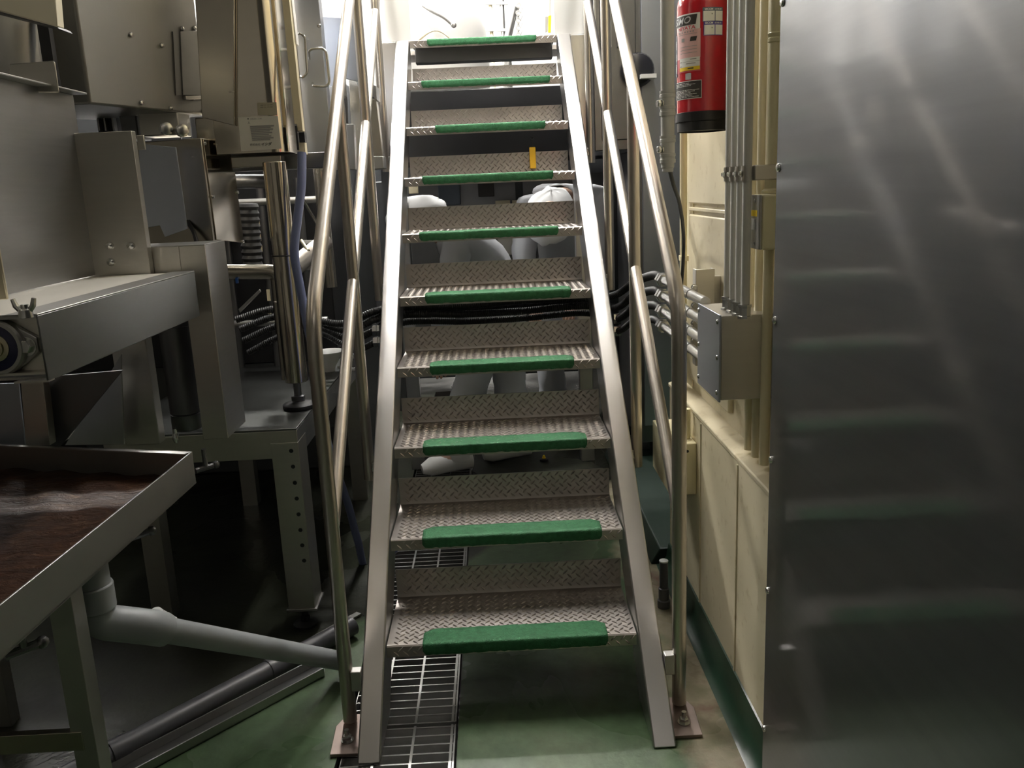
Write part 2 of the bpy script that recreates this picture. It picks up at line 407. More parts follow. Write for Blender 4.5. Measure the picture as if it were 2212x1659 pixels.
for k in range(10):
    if k == 0: tr = tread0
    elif k == 9:   # the top nosing runs straight into the platform, no riser plate
        pf = [(.002, -.030), (.002, -.003), (.005, 0), (TD+.006, 0), (TD+.006, -th), (.006, -th), (.006, -.030)]
        tr = MB().prism([(-SW, y_, z_) for y_, z_ in pf], (2*SW, 0, 0)).build('tread', 'tread_steel', st)
        lg = lugs_data(False).build('checker_lugs', 'tread_steel', tr, ang=60, weld=False, recalc=False); lg['kind'] = 'stuff'
    else:
        tr = tread0.copy(); COL.objects.link(tr); tr.parent = st
        lg = lug0.copy(); COL.objects.link(lg); lg.parent = tr
    tr.location = (0, k*RUN, Z1+k*RISE)
    y = k*RUN; z = Z1+k*RISE
    xa = P(tapes[k][0], 829, 'y', y).x; xb = P(tapes[k][1], 829, 'y', y).x
    # exact ends at the tread height
    xa = (tapes[k][0]-1106); 
    def xat(px):
        lo, hi = -.4, .4
        for _ in range(40):
            mid = (lo+hi)/2; d = Vector((mid, y, z))-CAM
            if 1106+FPX*d.dot(RT)/d.dot(FW) < px: lo = mid
            else: hi = mid
        return lo
    xa, xb = xat(tapes[k][0]), xat(tapes[k][1])
    mb = MB(); nx = 48; tdp = .068; o = .0030
    # cross-section stations: up the lip then back along the top; back corners rounded
    rows = [(-.0245, -o*.6), (-.014, -o), (-.004, -o), (.0002, -.0024), (.0022, .001), (.0028, .008), (.0028, .030), (.0028, .050), (.0028, tdp)]
    vs = []; rc = .022
    for (dz, dy) in rows:
        for i in range(nx+1):
            u = i/nx; ins = 0
            if dy > tdp-rc: ins = rc-math.sqrt(max(0, rc*rc-(dy-(tdp-rc))**2)) if dy < tdp else rc
            if dz < -.018: ins = max(ins, .006)
            xx = xa+ins+(xb-xa-2*ins)*u
            jz = random.uniform(-.0006, .0006)
            vs.append((xx, y+dy+(jz if dz < 0 else 0), z+dz+(jz if dz > 0 else jz*2)))
    nr = len(rows); fs = [(r*(nx+1)+i, r*(nx+1)+i+1, (r+1)*(nx+1)+i+1, (r+1)*(nx+1)+i) for r in range(nr-1) for i in range(nx)]
    tp = mb.add(vs, fs, True).build('anti_slip_tape', 'green_tape', tr, ang=70)
    tp['label'] = 'green gritty anti-slip tape over the nosing'
    so = tp.modifiers.new('solid', 'SOLIDIFY'); so.thickness = .0015; so.offset = -1
# rail tubes
RX, RR = .392, .0165
ztop = lambda y: 1.015 + (y-.0)*.887
zmid = lambda y: .535 + (y-.0)*.887
for s in (-1, 1):
    x = s*RX
    path = bend([(x, -.048, .016), (x, -.048, ztop(-.048)), (x, 1.95, ztop(1.95)), (x, 2.36, ztop(1.95))], .085, 10)
    MB().tube(path, RR, 20).build('handrail', 'steel_tube', st)
    for (ya, yb) in ((-.048+.012, .53-.012), (.53+.012, 1.045-.012), (1.045+.012, 1.53-.012), (1.53+.012, 2.0)):
        MB().tube([(x, ya, zmid(ya)), (x, yb, zmid(yb))], RR*.93, 18).build('mid_rail', 'steel_tube', st)
    for yp in (.53, 1.045, 1.53):
        zb = (yp - .085)*math.tan(sl) + .02
        MB().tube([(x, yp, zb), (x, yp, ztop(yp)-.006)], RR*.97, 18).build('post', 'steel_tube', st)
        MB().box(s*.355, yp-.02, zb+.015, s*(RX-RR*.7), yp+.02, zb+.055).build('post_bracket', 'steel_satin', st, .002)
        MB().hexbolt((s*.372, yp-.02, zb+.035), (0, -1, 0), .007, .008).build('bolt', 'zinc', st)
    MB().tube([(x, 2.0, ZT-.02), (x, 2.0, ztop(1.95))], RR*.97, 18).build('post', 'steel_tube', st)
    MB().tube([(x, 2.30, ZT-.02), (x, 2.30, ztop(1.95))], RR*.97, 18).build('post', 'steel_tube', st)
    MB().tube([(x, 2.0, zmid(2.0)), (x, 2.30, zmid(2.0))], RR*.93, 18).build('mid_rail', 'steel_tube', st)
    # foot plate and its anchor bolt
    MB().prism([(s*.340, -.165, .001), (s*.42, -.165, .001), (s*.425, -.06, .001), (s*.405, -.015, .001), (s*.365, -.015, .001), (s*.340, -.05, .001)], (0, 0, .008)).build('foot_plate', 'stained_steel', st, .001)
    MB().hexbolt((s*.388, -.118, .009), (0, 0, 1), .011, .012).cyl((s*.388, -.118, .01), (s*.388, -.118, .038), .0055, 12).build('anchor_bolt', 'zinc', st)
    MB().box(s*.355, -.065, .10, s*(RX-RR*.8), -.040, .15).build('post_bracket', 'steel_satin', st, .002)
    # platform leg behind the stringer head
    MB().box(s*.357, YT+.008, .0, s*.418, YT+.055, ZT-.002).build('platform_leg', 'stringer_steel', st, .003)
    # side sheet standing on the platform
    MB().box(s*.295, YT+.03, ZT+.003, s*.43, YT+.034, ZT+1.0).build('side_sheet', 'white_enamel', st, .001)
# platform deck
zbe = P(1050, 130, 'y', YT+.12).z
MB().box(-.42, YT+.262, ZT-.02, .42, YT+.47, ZT).build('platform_deck', 'tread_steel', st, .002)
MB().box(-.29, YT+.12, zbe, .29, YT+.126, ZT-.004).build('platform_beam', 'steel_dark', st, .002)
MB().box(-.29, YT+.126, zbe, .29, YT+.19, zbe+.005).build('platform_beam', 'steel_dark', st)

# lamps: fluorescent battens under the ceiling
def batten(x, y, alongy, m, label, L=1.2):
    t = thing('fluorescent_batten', (x, y, 3.05), label, 'ceiling lamp', 'fluorescent ceiling battens')
    hx, hy = (.07, L/2+.03) if alongy else (L/2+.03, .07)
    MB().box(x-hx, y-hy, 2.99, x+hx, y+hy, 3.05).build('housing', 'white_enamel', t, .004)
    for s in (-.04, .04):
        a = (x+s, y-L/2, 2.965) if alongy else (x-L/2, y+s, 2.965); b = (x+s, y+L/2, 2.965) if alongy else (x+L/2, y+s, 2.965)
        MB().tube([a, b], .016, 10).build('tube', m, t)
batten(-.50, 1.45, True, 'lamp_stair', 'fluorescent batten on the ceiling above the left stringer')
batten(.50, 1.45, True, 'lamp_stair', 'fluorescent batten on the ceiling above the right stringer')
batten(-.35, 3.1, False, 'lamp_deck', 'fluorescent batten on the ceiling beyond the top of the stair')
batten(-1.9, 3.1, False, 'lamp_deck', 'fluorescent batten on the ceiling at the back left')
batten(.30, -2.0, False, 'lamp_front', 'fluorescent batten on the ceiling behind the camera')
batten(-1.30, -.75, True, 'lamp_warm', 'warm fluorescent batten on the ceiling over the left machines')
# ============================================================ right-hand wall fittings
# ---- fire extinguisher hung on the wall
EX, EY, ER = .503, .215, .0585
t = thing('fire_extinguisher', (EX, EY, P(1520, 284, 'y', EY-.03).z), 'red fire extinguisher with black foot ring hanging on the cream wall', 'extinguisher')
ez = lambda py, px=1517: P(px, py, 'y', EY-ER).z
zb, zr, zs = ez(281), ez(240), ez(6)
MB().lathe((EX, EY, 0), (0, 0, 1), [(0, zb+.004), (ER*.93, zb+.004), (ER*.93, zb), (ER*.985, zb), (ER*.985, zb+.020), (ER*1.05, zb+.022), (ER*1.05, zr), (ER*1.0, zr+.001)], 40).build('foot_ring', 'black', t)
MB().lathe((EX, EY, 0), (0, 0, 1), [(ER, zr-.002), (ER, zs), (ER*.97, zs+.014), (ER*.86, zs+.028), (ER*.62, zs+.042), (ER*.34, zs+.050), (ER*.34, zs+.06), (0, zs+.06)], 40).build('cylinder', 'red', t)
MB().cyl((EX, EY, zs+.06), (EX, EY, zs+.105), .018, 16).box(EX-.012, EY-.02, zs+.09, EX+.012, EY+.02, zs+.115).build('valve', 'zinc', t, .003)
MB().box(EX-.010, EY-.12, zs+.10, EX+.010, EY+.01, zs+.106).box(EX-.010, EY-.12, zs+.125, EX+.010, EY+.01, zs+.131).build('lever', 'black', t, .003)
MB().tube(spline([(EX, EY+.018, zs+.08), (EX, EY+.05, zs+.085), (EX, EY+.074, zs+.03), (EX, EY+.070, zs-.06)], 6), .008, 10).build('hose', 'black_rubber', t)
MB().box(EX+ER*.9, EY-.02, zs-.03, .575, EY+.02, zs+.03).build('wall_bracket', 'black', t, .002)
_d = Vector((-EX, CAM.y-EY, 0)).normalized(); _t = Vector((-_d.y, _d.x, 0))
def cpt(px, py, off=.0006, cpx=1517.5, hw=55.5):
    s = max(-.9995, min(.9995, (px-cpx)/hw)); th = math.asin(s); R = ER+off
    # the picture is rolled a little: rows read along the cylinder drop to the left
    q = Vector((EX, EY, 0)) + (_d*math.cos(th)+_t*math.sin(th))*R
    q.z = ez(py + (px-1514)*.0) ; return q
def cpatch(name, m, px0, px1, py0, py1, off=.0006, n=12, par=t, sk=0):
    mb = MB(); vs = []
    th0 = math.asin(max(-.999, (px0-1517.5)/55.5)); th1 = math.asin(min(.999, (px1-1517.5)/55.5))
    for py in (py0, py1):
        for i in range(n+1):
            th = th0+(th1-th0)*i/n + (sk if py == py0 else 0)
            q = Vector((EX, EY, 0))+(_d*math.cos(th)+_t*math.sin(th))*(ER+off); q.z = ez(py); vs.append(q)
    mb.add(vs, [(i, i+1, n+2+i, n+1+i) for i in range(n)], True)
    return mb.build(name, m, par, recalc=False)
def ctext(name, txt, m, px0, px1, py0, py1, off=.0016, shear=0., par=t, bold=.01):
    uv, fs = text_mesh(txt, 1, shear, bold)
    th0 = math.asin(max(-.999, (px0-1517.5)/55.5)); th1 = math.asin(min(.999, (px1-1517.5)/55.5)); vs = []
    za, zb_ = ez(py1), ez(py0)
    for (u_, v_) in uv:
        th = th0+(th1-th0)*u_; q = Vector((EX, EY, 0))+(_d*math.cos(th)+_t*math.sin(th))*(ER+off); q.z = za+(zb_-za)*v_; vs.append(q)
    mb = MB(); mb.add(vs, fs, True); return mb.build(name, m, par, recalc=False)
lab = cpatch('front_label', 'label_white', 1464.5, 1512, 25, 60)
cpatch('pink_field', 'pink', 1464.5, 1513, 60, 122, par=t)
cpatch('red_field', 'label_red', 1464.5, 1513.5, 122, 152, par=t)
cpatch('logo_band', 'char', 1462.8, 1503, 28, 50, .0010, par=lab, sk=.06)
ctext('logo_lettering', 'SIMO', 'silver', 1463.2, 1493, 31, 46, shear=.25, par=lab)
ctext('maker_lettering', 'MIYATA', 'label_red', 1468, 1503, 51.5, 59.5, par=lab, bold=.03)
for k in range(6): cpatch('stamp_row', 'ink_grey', 1468.5+k*5.6, 1471.5+k*5.6, 63, 66, .0012, 3, lab)
cpatch('stamp_line', 'ink_grey', 1468, 1506, 69, 69.8, .0012, 8, lab)
cpatch('round_mark', 'ink_grey', 1474, 1480, 78, 85, .0012, 4, lab); cpatch('dark_mark', 'char', 1491, 1504, 76, 86, .0012, 5, lab, sk=.04)
for k in range(3): cpatch('stamp_line', 'ink_grey', 1472, 1506, 96+k*7, 97+k*7, .0012, 8, lab)
cpatch('side_strip', 'slate', 1462.2, 1464.4, 66, 158, .0010)
for k, ch in enumerate('消火器'): ctext('side_lettering', ch, 'label_white', 1462.25, 1464.2, 78+k*26, 98+k*26, .0018, bold=.02)
ins = cpatch('inspection_sticker', 'label_white', 1470, 1512, 121, 141, .0011)
cpatch('yellow_band', 'yellow', 1470, 1512, 141, 149, .0011, par=ins)
for k, (a_, b_) in enumerate(((1492, 1505), (1471, 1475), (1484, 1503), (1471, 1475))): cpatch('print_line', 'ink_grey', a_, b_, 124+k*4.6, 125.8+k*4.6, .0017, 4, ins)
cpatch('print_line', 'ink_grey', 1470, 1512, 129.5, 130.1, .0017, 8, ins); cpatch('print_line', 'char', 1487, 1499, 143.5, 146, .0017, 4, ins)
cpatch('silver_square', 'silver', 1482, 1494, 155, 169, .0010)
inst = cpatch('instruction_panel', 'label_white', 1462.8, 1516, 171.5, 211, .0007); cpatch('panel_field', 'char', 1462.9, 1515, 173, 209.5, .0011, par=inst)
for k in range(11):
    if k in (3, 4): continue
    ctext('instruction_line', 'ーーーーーー'[:3+(k*7) % 4] + '一' * (2+k % 3), 'label_white', 1463.4, 1490+((k*13) % 22), 176+k*3.0, 177.3+k*3.0, .0016, par=inst, bold=.0)
for k, (hy, hm) in enumerate(((16, 'slate'), (46, 'purple'))):
    s_ = cpatch('service_sticker', hm, 1517+k*2, 1558, hy, hy+31, .0006)
    ctext('sticker_lettering', 'SECOM', 'label_white', 1521+k*1, 1538, hy+1.6, hy+6.4, par=s_, bold=.03)
    ctext('sticker_lettering', '点検済', 'label_white', 1541, 1555, hy+2, hy+6, par=s_)
    cpatch('sticker_cell', 'label_white', 1518.5+k*2, 1541.5, hy+8, hy+29.5, .0012, 6, s_); cpatch('sticker_cell', 'label_white', 1543, 1557.2, hy+8, hy+29.5, .0012, 6, s_)
    cpatch('sticker_mark', 'ink_grey', 1535, 1537.5, hy+13, hy+16, .0017, 2, s_)

# ---- conduit drop with couplings, beside the extinguisher
q0 = P(1442, 200, 'y', .15); cx = q0.x; cz = lambda py: P(1442, py, 'y', .15).z
t = thing('conduit_drop', (cx, .15, cz(365)), 'galvanised conduit dropping beside the extinguisher, ending in a cable gland', 'conduit')
MB().cyl((cx, .15, cz(352)), (cx, .15, 3.04), .0152, 20).build('pipe', 'grey_pipe', t)
for (a_, b_) in ((196, 250), (293, 352)):
    za, zb_ = cz(b_), cz(a_)
    MB().lathe((cx, .15, 0), (0, 0, 1), [(.0155, za), (.0178, za), (.0178, za+.008), (.0166, za+.009), (.0166, za+.014), (.0178, za+.015), (.0178, za+.02), (.0160, za+.022), (.0160, zb_-.016), (.0178, zb_-.014), (.0178, zb_-.008), (.0168, zb_-.007), (.0178, zb_-.005), (.0178, zb_), (.0152, zb_)], 22).build('coupling', 'grey_pipe', t)
    MB().hexbolt((cx-.014, .147, (za+zb_)/2), (-1, -.3, 0), .008, .010).build('screw', 'zinc', t)
MB().lathe((cx, .15, 0), (0, 0, 1), [(.010, cz(372)), (.0125, cz(370)), (.0125, cz(364)), (.0145, cz(362)), (.0145, cz(352)), (.0152, cz(352))], 18).build('gland', 'grey_pipe', t)
MB().tube(spline([(cx+.004, .15, cz(366)), P(1455, 400, 'y', .22), P(1468, 440, 'y', .36), P(1476, 500, 'y', .50), P(1476, 560, 'y', .55), P(1470, 640, 'y', .60)], 7), .0048, 10).build('cable', 'black_rubber', t)

# ---- bank of grey conduits, wired down into the junction box
JB = dict(x0=.458, y0=-.128, y1=.06, z0=P(1557, 868, 'x', .46).z, z1=P(1555, 682, 'x', .46).z)
for k in range(4):
    y = -.047-.0425*k; x = .497
    lab = ['rearmost', 'second', 'third', 'nearest'][k]
    t = thing('vertical_conduit', (x, y, JB['z1']), '%s of four grey conduits rising from the junction box%s' % (lab, ['', ' counting from the back', ' counting from the back', ' to the camera'][k]), 'conduit', 'grey conduits above the junction box')
    MB().cyl((x, y, JB['z1']+.004), (x, y, 3.04), .0088, 18).build('pipe', 'grey_pipe', t)
    MB().lathe((x, y, JB['z1']+.0005), (0, 0, 1), [(0, 0), (.0150, 0), (.0150, .005), (.0120, .006), (.0120, .022), (.0140, .023), (.0140, .028), (.0088, .029)], 8).build('locknut', 'zinc', t)
bz0, bz1 = P(1600, 391, 'x', .497).z, P(1600, 359, 'x', .497).z
t = thing('saddle_clamp', (.56, -.12, bz0), 'steel saddle clamp holding the four grey conduits against the wall', 'clamp')
for k in range(4):
    y = -.047-.0425*k
    pr = [(.497-.0150*math.cos(a*PI/8)*1.0, y+.0150*math.sin((a-4)*PI/8+0)*1.0) for a in range(0, 1)]
    ring = [(.497+.0118*math.cos(PI/2+a*PI/10), y+.0118*math.sin(PI/2+a*PI/10)) for a in range(11)]
    ring2 = [(.497+.0094*math.cos(PI/2+a*PI/10), y+.0094*math.sin(PI/2+a*PI/10)) for a in range(10, -1, -1)]
    MB().prism([(a_, b_, bz0) for a_, b_ in ring+ring2], (0, 0, bz1-bz0)).build('strap', 'box_steel', t)
    MB().hexbolt((.4852, y, (bz0+bz1)/2), (-1, 0, 0), .0045, .004).build('screw', 'zinc', t)
MB().box(.5065, -.19, bz0, .514, -.030, bz1).box(.514, -.19, bz0, .573, -.182, bz1).build('back_rail', 'box_steel', t, .002)
for k, y in enumerate((-.02, -.075, -.13)):
    t = thing('wall_conduit', (.556, y, .64), '%s of three cream conduits running up the wall behind the grey ones' % ['rearmost', 'middle', 'nearest'][k], 'conduit', 'cream conduits behind the grey bank')
    MB().cyl((.556, y, .63), (.556, y, 3.04), .0105, 14).build('pipe', 'cream', t)
# junction box
t = thing('junction_box', (.51, -.03, JB['z0']), 'square stainless junction box on the wall below the conduits', 'junction box')
MB().box(JB['x0']+.004, JB['y0'], JB['z0'], .574, JB['y1'], JB['z1']).build('body', 'box_steel', t, .0015)
MB().box(JB['x0'], JB['y0']-.001, JB['z0']-.004, JB['x0']+.004, JB['y1']+.002, JB['z1']+.002).build('cover', 'blue_steel', t, .001)
for (yy, zz) in ((JB['y0']+.014, JB['z1']-.014), (JB['y1']-.012, JB['z1']-.012), (JB['y0']+.014, JB['z0']+.014), (JB['y1']-.012, JB['z0']+.014), (JB['y0']+.014, (JB['z0']+JB['z1'])/2), (JB['y1']-.012, (JB['z0']+JB['z1'])/2)):
    MB().lathe((JB['x0'], yy, zz), (-1, 0, 0), [(.0055, 0), (.0055, .001), (.004, .003), (0, .0036)], 12).build('cover_screw', 'zinc', t)
# four horizontal conduits out of its far side
zs_ = [P(1418, y_, 'x', .473).z for y_ in (598, 631, 663, 694)]
ends = []
for k, z in enumerate(zs_):
    x = .475; y1 = .56
    t = thing('cable_conduit', (x, JB['y1'], z), '%s of four zinc conduits leaving the side of the junction box' % ['topmost', 'second from the top', 'third from the top', 'lowest'][k], 'conduit', 'zinc conduits beside the stair')
    MB().cyl((x, JB['y1']-.0, z), (x, y1, z), .0122, 16).build('pipe', 'zinc', t)
    MB().cyl((x, .20, z), (x, .30, z), .0138, 16).build('sleeve', 'zinc', t)
    MB().lathe((x, y1-.03, z), (0, 1, 0), [(.0125, 0), (.0185, .001), (.0185, .022), (.016, .024), (.0200, .026), (.0200, .046), (.0165, .050), (.011, .051)], 6).build('gland_nut', 'zinc', t)
    ends.append(Vector((x, y1+.02, z)))
# strut bracket carrying them
za, zb_ = P(1515, 790, 'y', .25).z, P(1515, 582, 'y', .25).z
t = thing('strut_channel', (.53, .25, za), 'upright steel strut channel clamping the zinc conduits to the wall', 'bracket')
MB().box(.498, .25, za, .545, .256, zb_).build('web', 'box_steel', t, .001)
MB().box(.498, .256, za, .502, .285, zb_).box(.541, .256, za, .545, .285, zb_).build('flange', 'box_steel', t, .001)
MB().box(.545, .262, za+.02, .575, .28, zb_-.02).build('wall_arm', 'box_steel', t)
for z in zs_:
    MB().box(.486, .246, z-.016, .502, .252, z+.016).build('clamp_ear', 'zinc', t, .001)
    MB().hexbolt((.492, .246, z+.012), (0, -1, 0), .006, .007).build('bolt', 'zinc', t)

# ---- cream pipe into the switch box
cpx = P(1669, 200, 'x', .550); cyy = -.165
sz0, sz1 = P(1641, 541, 'x', .517).z, P(1641, 420, 'x', .517).z
t = thing('cream_conduit', (.549, cyy, sz1), 'cream painted conduit with a socket joint running down to the switch box', 'conduit')
MB().cyl((.549, cyy, sz1+.002), (.549, cyy, 3.04), .0118, 18).build('pipe', 'cream_pipe', t)
zj = P(1665, 84, 'x', .549).z
MB().lathe((.549, cyy, 0), (0, 0, 1), [(.0118, zj-.012), (.0145, zj-.010), (.0145, zj-.004), (.0130, zj-.002), (.0145, zj), (.0152, zj+.005), (.0118, zj+.007)], 20).build('socket', 'cream_pipe', t)
MB().lathe((.549, cyy, 0), (0, 0, 1), [(.020, sz1+.0005), (.020, sz1+.006), (.0145, sz1+.010), (.0145, sz1+.036), (.0118, sz1+.038)], 20).build('hub', 'cream_pipe', t)
t = thing('switch_box', (.545, -.165, sz0), 'cream cast switch box with a steel cover and a white rocker switch', 'switch')
MB().box(.520, -.199, sz0, .574, -.130, sz1).build('body', 'cream_pipe', t, .005)
cv = MB().box(.5165, -.198, sz0+.001, .520, -.130, sz1-.001).build('cover', 'steel_satin', t, .001)
zc = lambda py: P(1628, py, 'x', .516).z
rk = MB().box(.5130, -.166, zc(496), .5166, -.148, zc(472)).build('rocker', 'white', t, .001)
tl = MB().box(.5158, -.178, zc(467), .5166, -.130, zc(454)).build('tape_label', 'yellow', t)
for yy in (-.188, ): pass
for z in (sz0+.012, sz1-.012): MB().lathe((.5165, -.164, z), (-1, 0, 0), [(.004, 0), (.004, .001), (.0025, .002), (0, .0022)], 10).build('screw', 'zinc', t)

# ---- thin cream pipes by the end of the wall
t = thing('cream_riser', (.556, .66, .62), 'cream painted pipe standing at the far end of the wall', 'pipe')
MB().cyl((.556, .655, .62), (.556, .655, 3.04), .0105, 16).build('pipe', 'cream_pipe', t)
MB().box(.545, .640, 1.0, .574, .668, 1.015).build('clip', 'cream_pipe', t, .001)
# ---- cream wall box low on the dado
b0 = P(1504, 1068, 'x', .531); y0 = b0.y; xl = P(1447, 1010, 'y', y0).x; yb = P(1410, 990, 'x', xl).y
zt = P(1490, 958, 'y', y0).z; zbm = P(1490, 1069, 'y', y0).z
t = thing('wall_box', (xl+.03, y0+.05, zbm), 'small cream box low on the wall beside the right handrail post', 'box')
MB().box(xl, y0, zbm, .532, yb, zt).build('body', 'cream_pipe', t, .003)
MB().lathe(((xl+.531)/2+.012, y0, zt-.022), (0, -1, 0), [(.004, 0), (.004, .001), (0, .0012)], 10).build('screw', 'black', t)
MB().tube([(.515, y0+.05, zt), (.515, y0+.05, .612)], .011, 12).build('pipe', 'cream_pipe', t)
# ---- short dark standpipe at the floor
t = thing('floor_standpipe', (.455, .455, 0), 'short dark standpipe with a grey cap sticking up from the floor', 'pipe')
MB().cyl((.455, .455, .001), (.455, .455, .145), .0125, 18).lathe((.455, .455, .001), (0, 0, 1), [(.0125, 0), (.019, 0), (.019, .022), (.0155, .025), (.0155, .06), (.0125, .062)], 18).build('pipe', 'pvc_dark', t)
MB().cyl((.455, .455, .145), (.455, .455, .149), .0132, 18).build('cap', 'foam', t)

# ---- black flexible hoses running from the conduits under the stair to the left
def corr(path, r, pitch=.0075):
    """corrugated hose as a tube of alternating radius"""
    p = [Vector(q) for q in path]; L = [0]
    for i in range(1, len(p)): L.append(L[-1]+(p[i]-p[i-1]).length)
    n = max(4, int(L[-1]/(pitch/2))); out = []; k = 0
    for i in range(n+1):
        s = L[-1]*i/n
        while k < len(L)-2 and L[k+1] < s: k += 1
        f = (s-L[k])/max(1e-9, L[k+1]-L[k]); out.append(p[k].lerp(p[k+1], min(1, f)))
    return MB().tube(out, [r if i % 2 else r*.86 for i in range(len(out))], 10)
lefts = [P(812, 655, 'x', -.385), P(812, 683, 'x', -.385), P(806, 712, 'x', -.40), P(806, 737, 'x', -.40)]
names = ['topmost', 'second from the top', 'third from the top', 'lowest']
for k in range(4):
    a_ = ends[k]; l = lefts[k]
    t = thing('corrugated_hose', a_, '%s of the black corrugated hoses passing under the stair' % names[k], 'hose', 'black hoses under the stair')
    yy = [1.19, 1.225, 1.19, 1.225][k]; zz = [P(1080, y_, 'y', yy).z for y_ in (656, 663, 674, 690)][k]; rr = [.007, .009, .0165, .006][k]
    zl = P(806, (672, 690, 712, 737)[k], 'y', 1.15).z; zr_ = P(1345, (635, 662, 686, 712)[k], 'y', 1.15).z
    fy = 1.42+.05*k
    path = spline([a_, a_+Vector((-.005, .10, 0)), (.465, 1.0, (zr_+a_.z)/2), (.42, 1.13, zr_), (.34, yy, zz+.006), (.1, yy, zz+(.008 if k < 1 else 0)), (-.1, yy, zz-.002), (-.34, yy, zz+.004), (-.43, 1.13, zl), (-.53, 1.12+.03*k, zl-.035), (-.64, 1.14+.03*k, zl-.02+.015*k), (-.78, 1.17+.025*k, zl+.02), (-.92, 1.17+.03*k, zl-.01-.01*k)], 14)
    corr(path, .0135 if k != 3 else .012).build('hose', 'black_rubber', t)
    if k >= 2:
        for (xx, z_) in ((-.425, zl), (.425, zr_)):
            MB().lathe((xx+(.014 if xx < 0 else .014), 1.13, z_), (-1, 0, 0), [(.0145, 0), (.021, .001), (.021, .010), (.015, .011), (.0195, .012), (.0195, .026), (.0145, .028)], 6).build('gland_nut', 'zinc', t)
for xx in (-.06, .27):
    pass
# ---- grey cabinet in the dark beyond the end of the wall
t = thing('grey_cabinet', (.8, 1.75, 0), 'tall grey steel cabinet in the dark beyond the end of the cream wall', 'cabinet')
MB().box(.60, 1.72, .12, 1.5, 2.3, 1.36).build('base', 'steel_dark', t, .004)
MB().box(.43, 1.72, 1.36, 1.5, 2.3, 2.9).build('body', 'steel_dark', t, .004)
MB().box(.46, 1.712, 1.40, .60, 1.72, 2.85).build('door', 'steel_dark', t, .003)
MB().box(.62, 1.705, .2, 1.45, 1.72, 2.85).build('door', 'blue_steel', t, .003)
for k in range(4): MB().box(.435+k*.03, 1.69, 1.75, .442+k*.03, 1.72, 2.8).build('rib', 'steel_satin', t, .001)
MB().lathe((.60, 1.70, 1.66), (0, -1, 0), [(.065, 0), (.065, .03), (.055, .06), (.03, .07), (0, .07)], 24).build('motor', 'black_gloss', t)
MB().box(.60, 1.60, 1.62, .66, 1.66, 1.635).build('name_plate', 'white', t)
for s_ in (.65, 1.4): MB().cyl((s_, 1.85, 0), (s_, 1.85, .12), .025, 14).build('foot', 'steel_dark', t)
# ============================================================ floor drain gratings
def grating(y0, y1, label):
    t = thing('drain_grating', ((TRX0+TRX1)/2, y0, 0), label, 'grating', 'steel gratings over the floor drain')
    xa, xb = TRX0+.006, TRX1-.006
    n = int(round((y1-y0-.01)/.032)); st_ = (y1-y0-.008)/n
    bar = None
    for i in range(n+1):
        y = y0+.004+i*st_
        if bar is None:
            bar = MB().box(xa, y-.0022, -.022, xb, y+.0022, -.003).build('bar', 'zinc', t)
        else:
            b = bar.copy(); COL.objects.link(b); b.parent = t; b.location = (0, i*st_, 0)
    for x in (xa+.003, -.322, -.238, -.150): MB().box(x-.003, y0, -.012, x+.003, y1, -.001).build('cross_rod', 'zinc', t)
    MB().box(xb-.004, y0, -.03, xb, y1, -.001).box(xa, y0, -.03, xa+.004, y1, -.001).build('edge_bar', 'zinc', t)
    return t
grating(-.62, -.062, 'drain grating nearest the camera, beside the foot of the stair')
grating(-.052, .76, 'drain grating under the lowest treads of the stair')
grating(.77, 1.58, 'drain grating farther back behind the second tread')
grating(1.59, 2.40, 'drain grating below the platform at the worker\'s feet')

# ============================================================ wash tray with drain, lower left
ZR = .70
TA = Vector((-.676, -.060, ZR)); TB = Vector((-.704, -.82, ZR)); TC = Vector((-1.44, -.74, ZR)); TDp = Vector((-1.30, .118, ZR))
t = thing('wash_tray', (-1.1, -.2, 0), 'stainless catch tray of brown wash water on legs at the lower left', 'tray')
tray_bot = .628
def wallq(a, b, z0, z1, n, th=.004):
    """upright sheet between two rim corners, thickness towards n"""
    n = Vector(n)*th
    return [Vector((a.x, a.y, z0)), Vector((b.x, b.y, z0)), Vector((b.x, b.y, z0))+n, Vector((a.x, a.y, z0))+n,
            Vector((a.x, a.y, z1)), Vector((b.x, b.y, z1)), Vector((b.x, b.y, z1))+n, Vector((a.x, a.y, z1))+n]
for (a, b, n) in ((TA, TB, (-1, 0, 0)), (TB, TC, (0, 1, 0)), (TC, TDp, (1, 0, 0)), (TDp, TA, (0, -1, 0))):
    MB().hexa(wallq(a, b, tray_bot, ZR, n)).build('side_wall', 'tray_steel', t, .001)
MB().prism([(p.x, p.y, tray_bot) for p in (TA, TB, TC, TDp)], (0, 0, .004)).build('bottom', 'steel_satin', t)
# inward lip of the rear and right rims
MB().prism([(TA.x, TA.y, ZR), (TDp.x, TDp.y, ZR), (TDp.x+.01, TDp.y-.014, ZR), (TA.x-.012, TA.y-.016, ZR)], (0, 0, -.003)).build('rim', 'steel_satin', t)
lq = MB(); N = 26; vs = []
ins = .004
pa, pb, pc, pd = [Vector((p.x, p.y, .642)) for p in (TA+Vector((-ins, -ins, 0)), TB+Vector((-ins, ins, 0)), TC+Vector((ins, ins, 0)), TDp+Vector((ins, -ins, 0)))]
for i in range(N+1):
    for j in range(N+1):
        u_, v_ = i/N, j/N; q = pa.lerp(pb, u_).lerp(pd.lerp(pc, u_), v_)
        q.z += .0022*math.sin(q.x*61+q.y*23)+.0016*math.sin(q.y*74-q.x*31)+random.uniform(-.0006, .0006); vs.append(q)
lq.add(vs, [(i*(N+1)+j, i*(N+1)+j+1, (i+1)*(N+1)+j+1, (i+1)*(N+1)+j) for i in range(N) for j in range(N)], True).build('wash_water', 'brown_liquid', t, recalc=True)
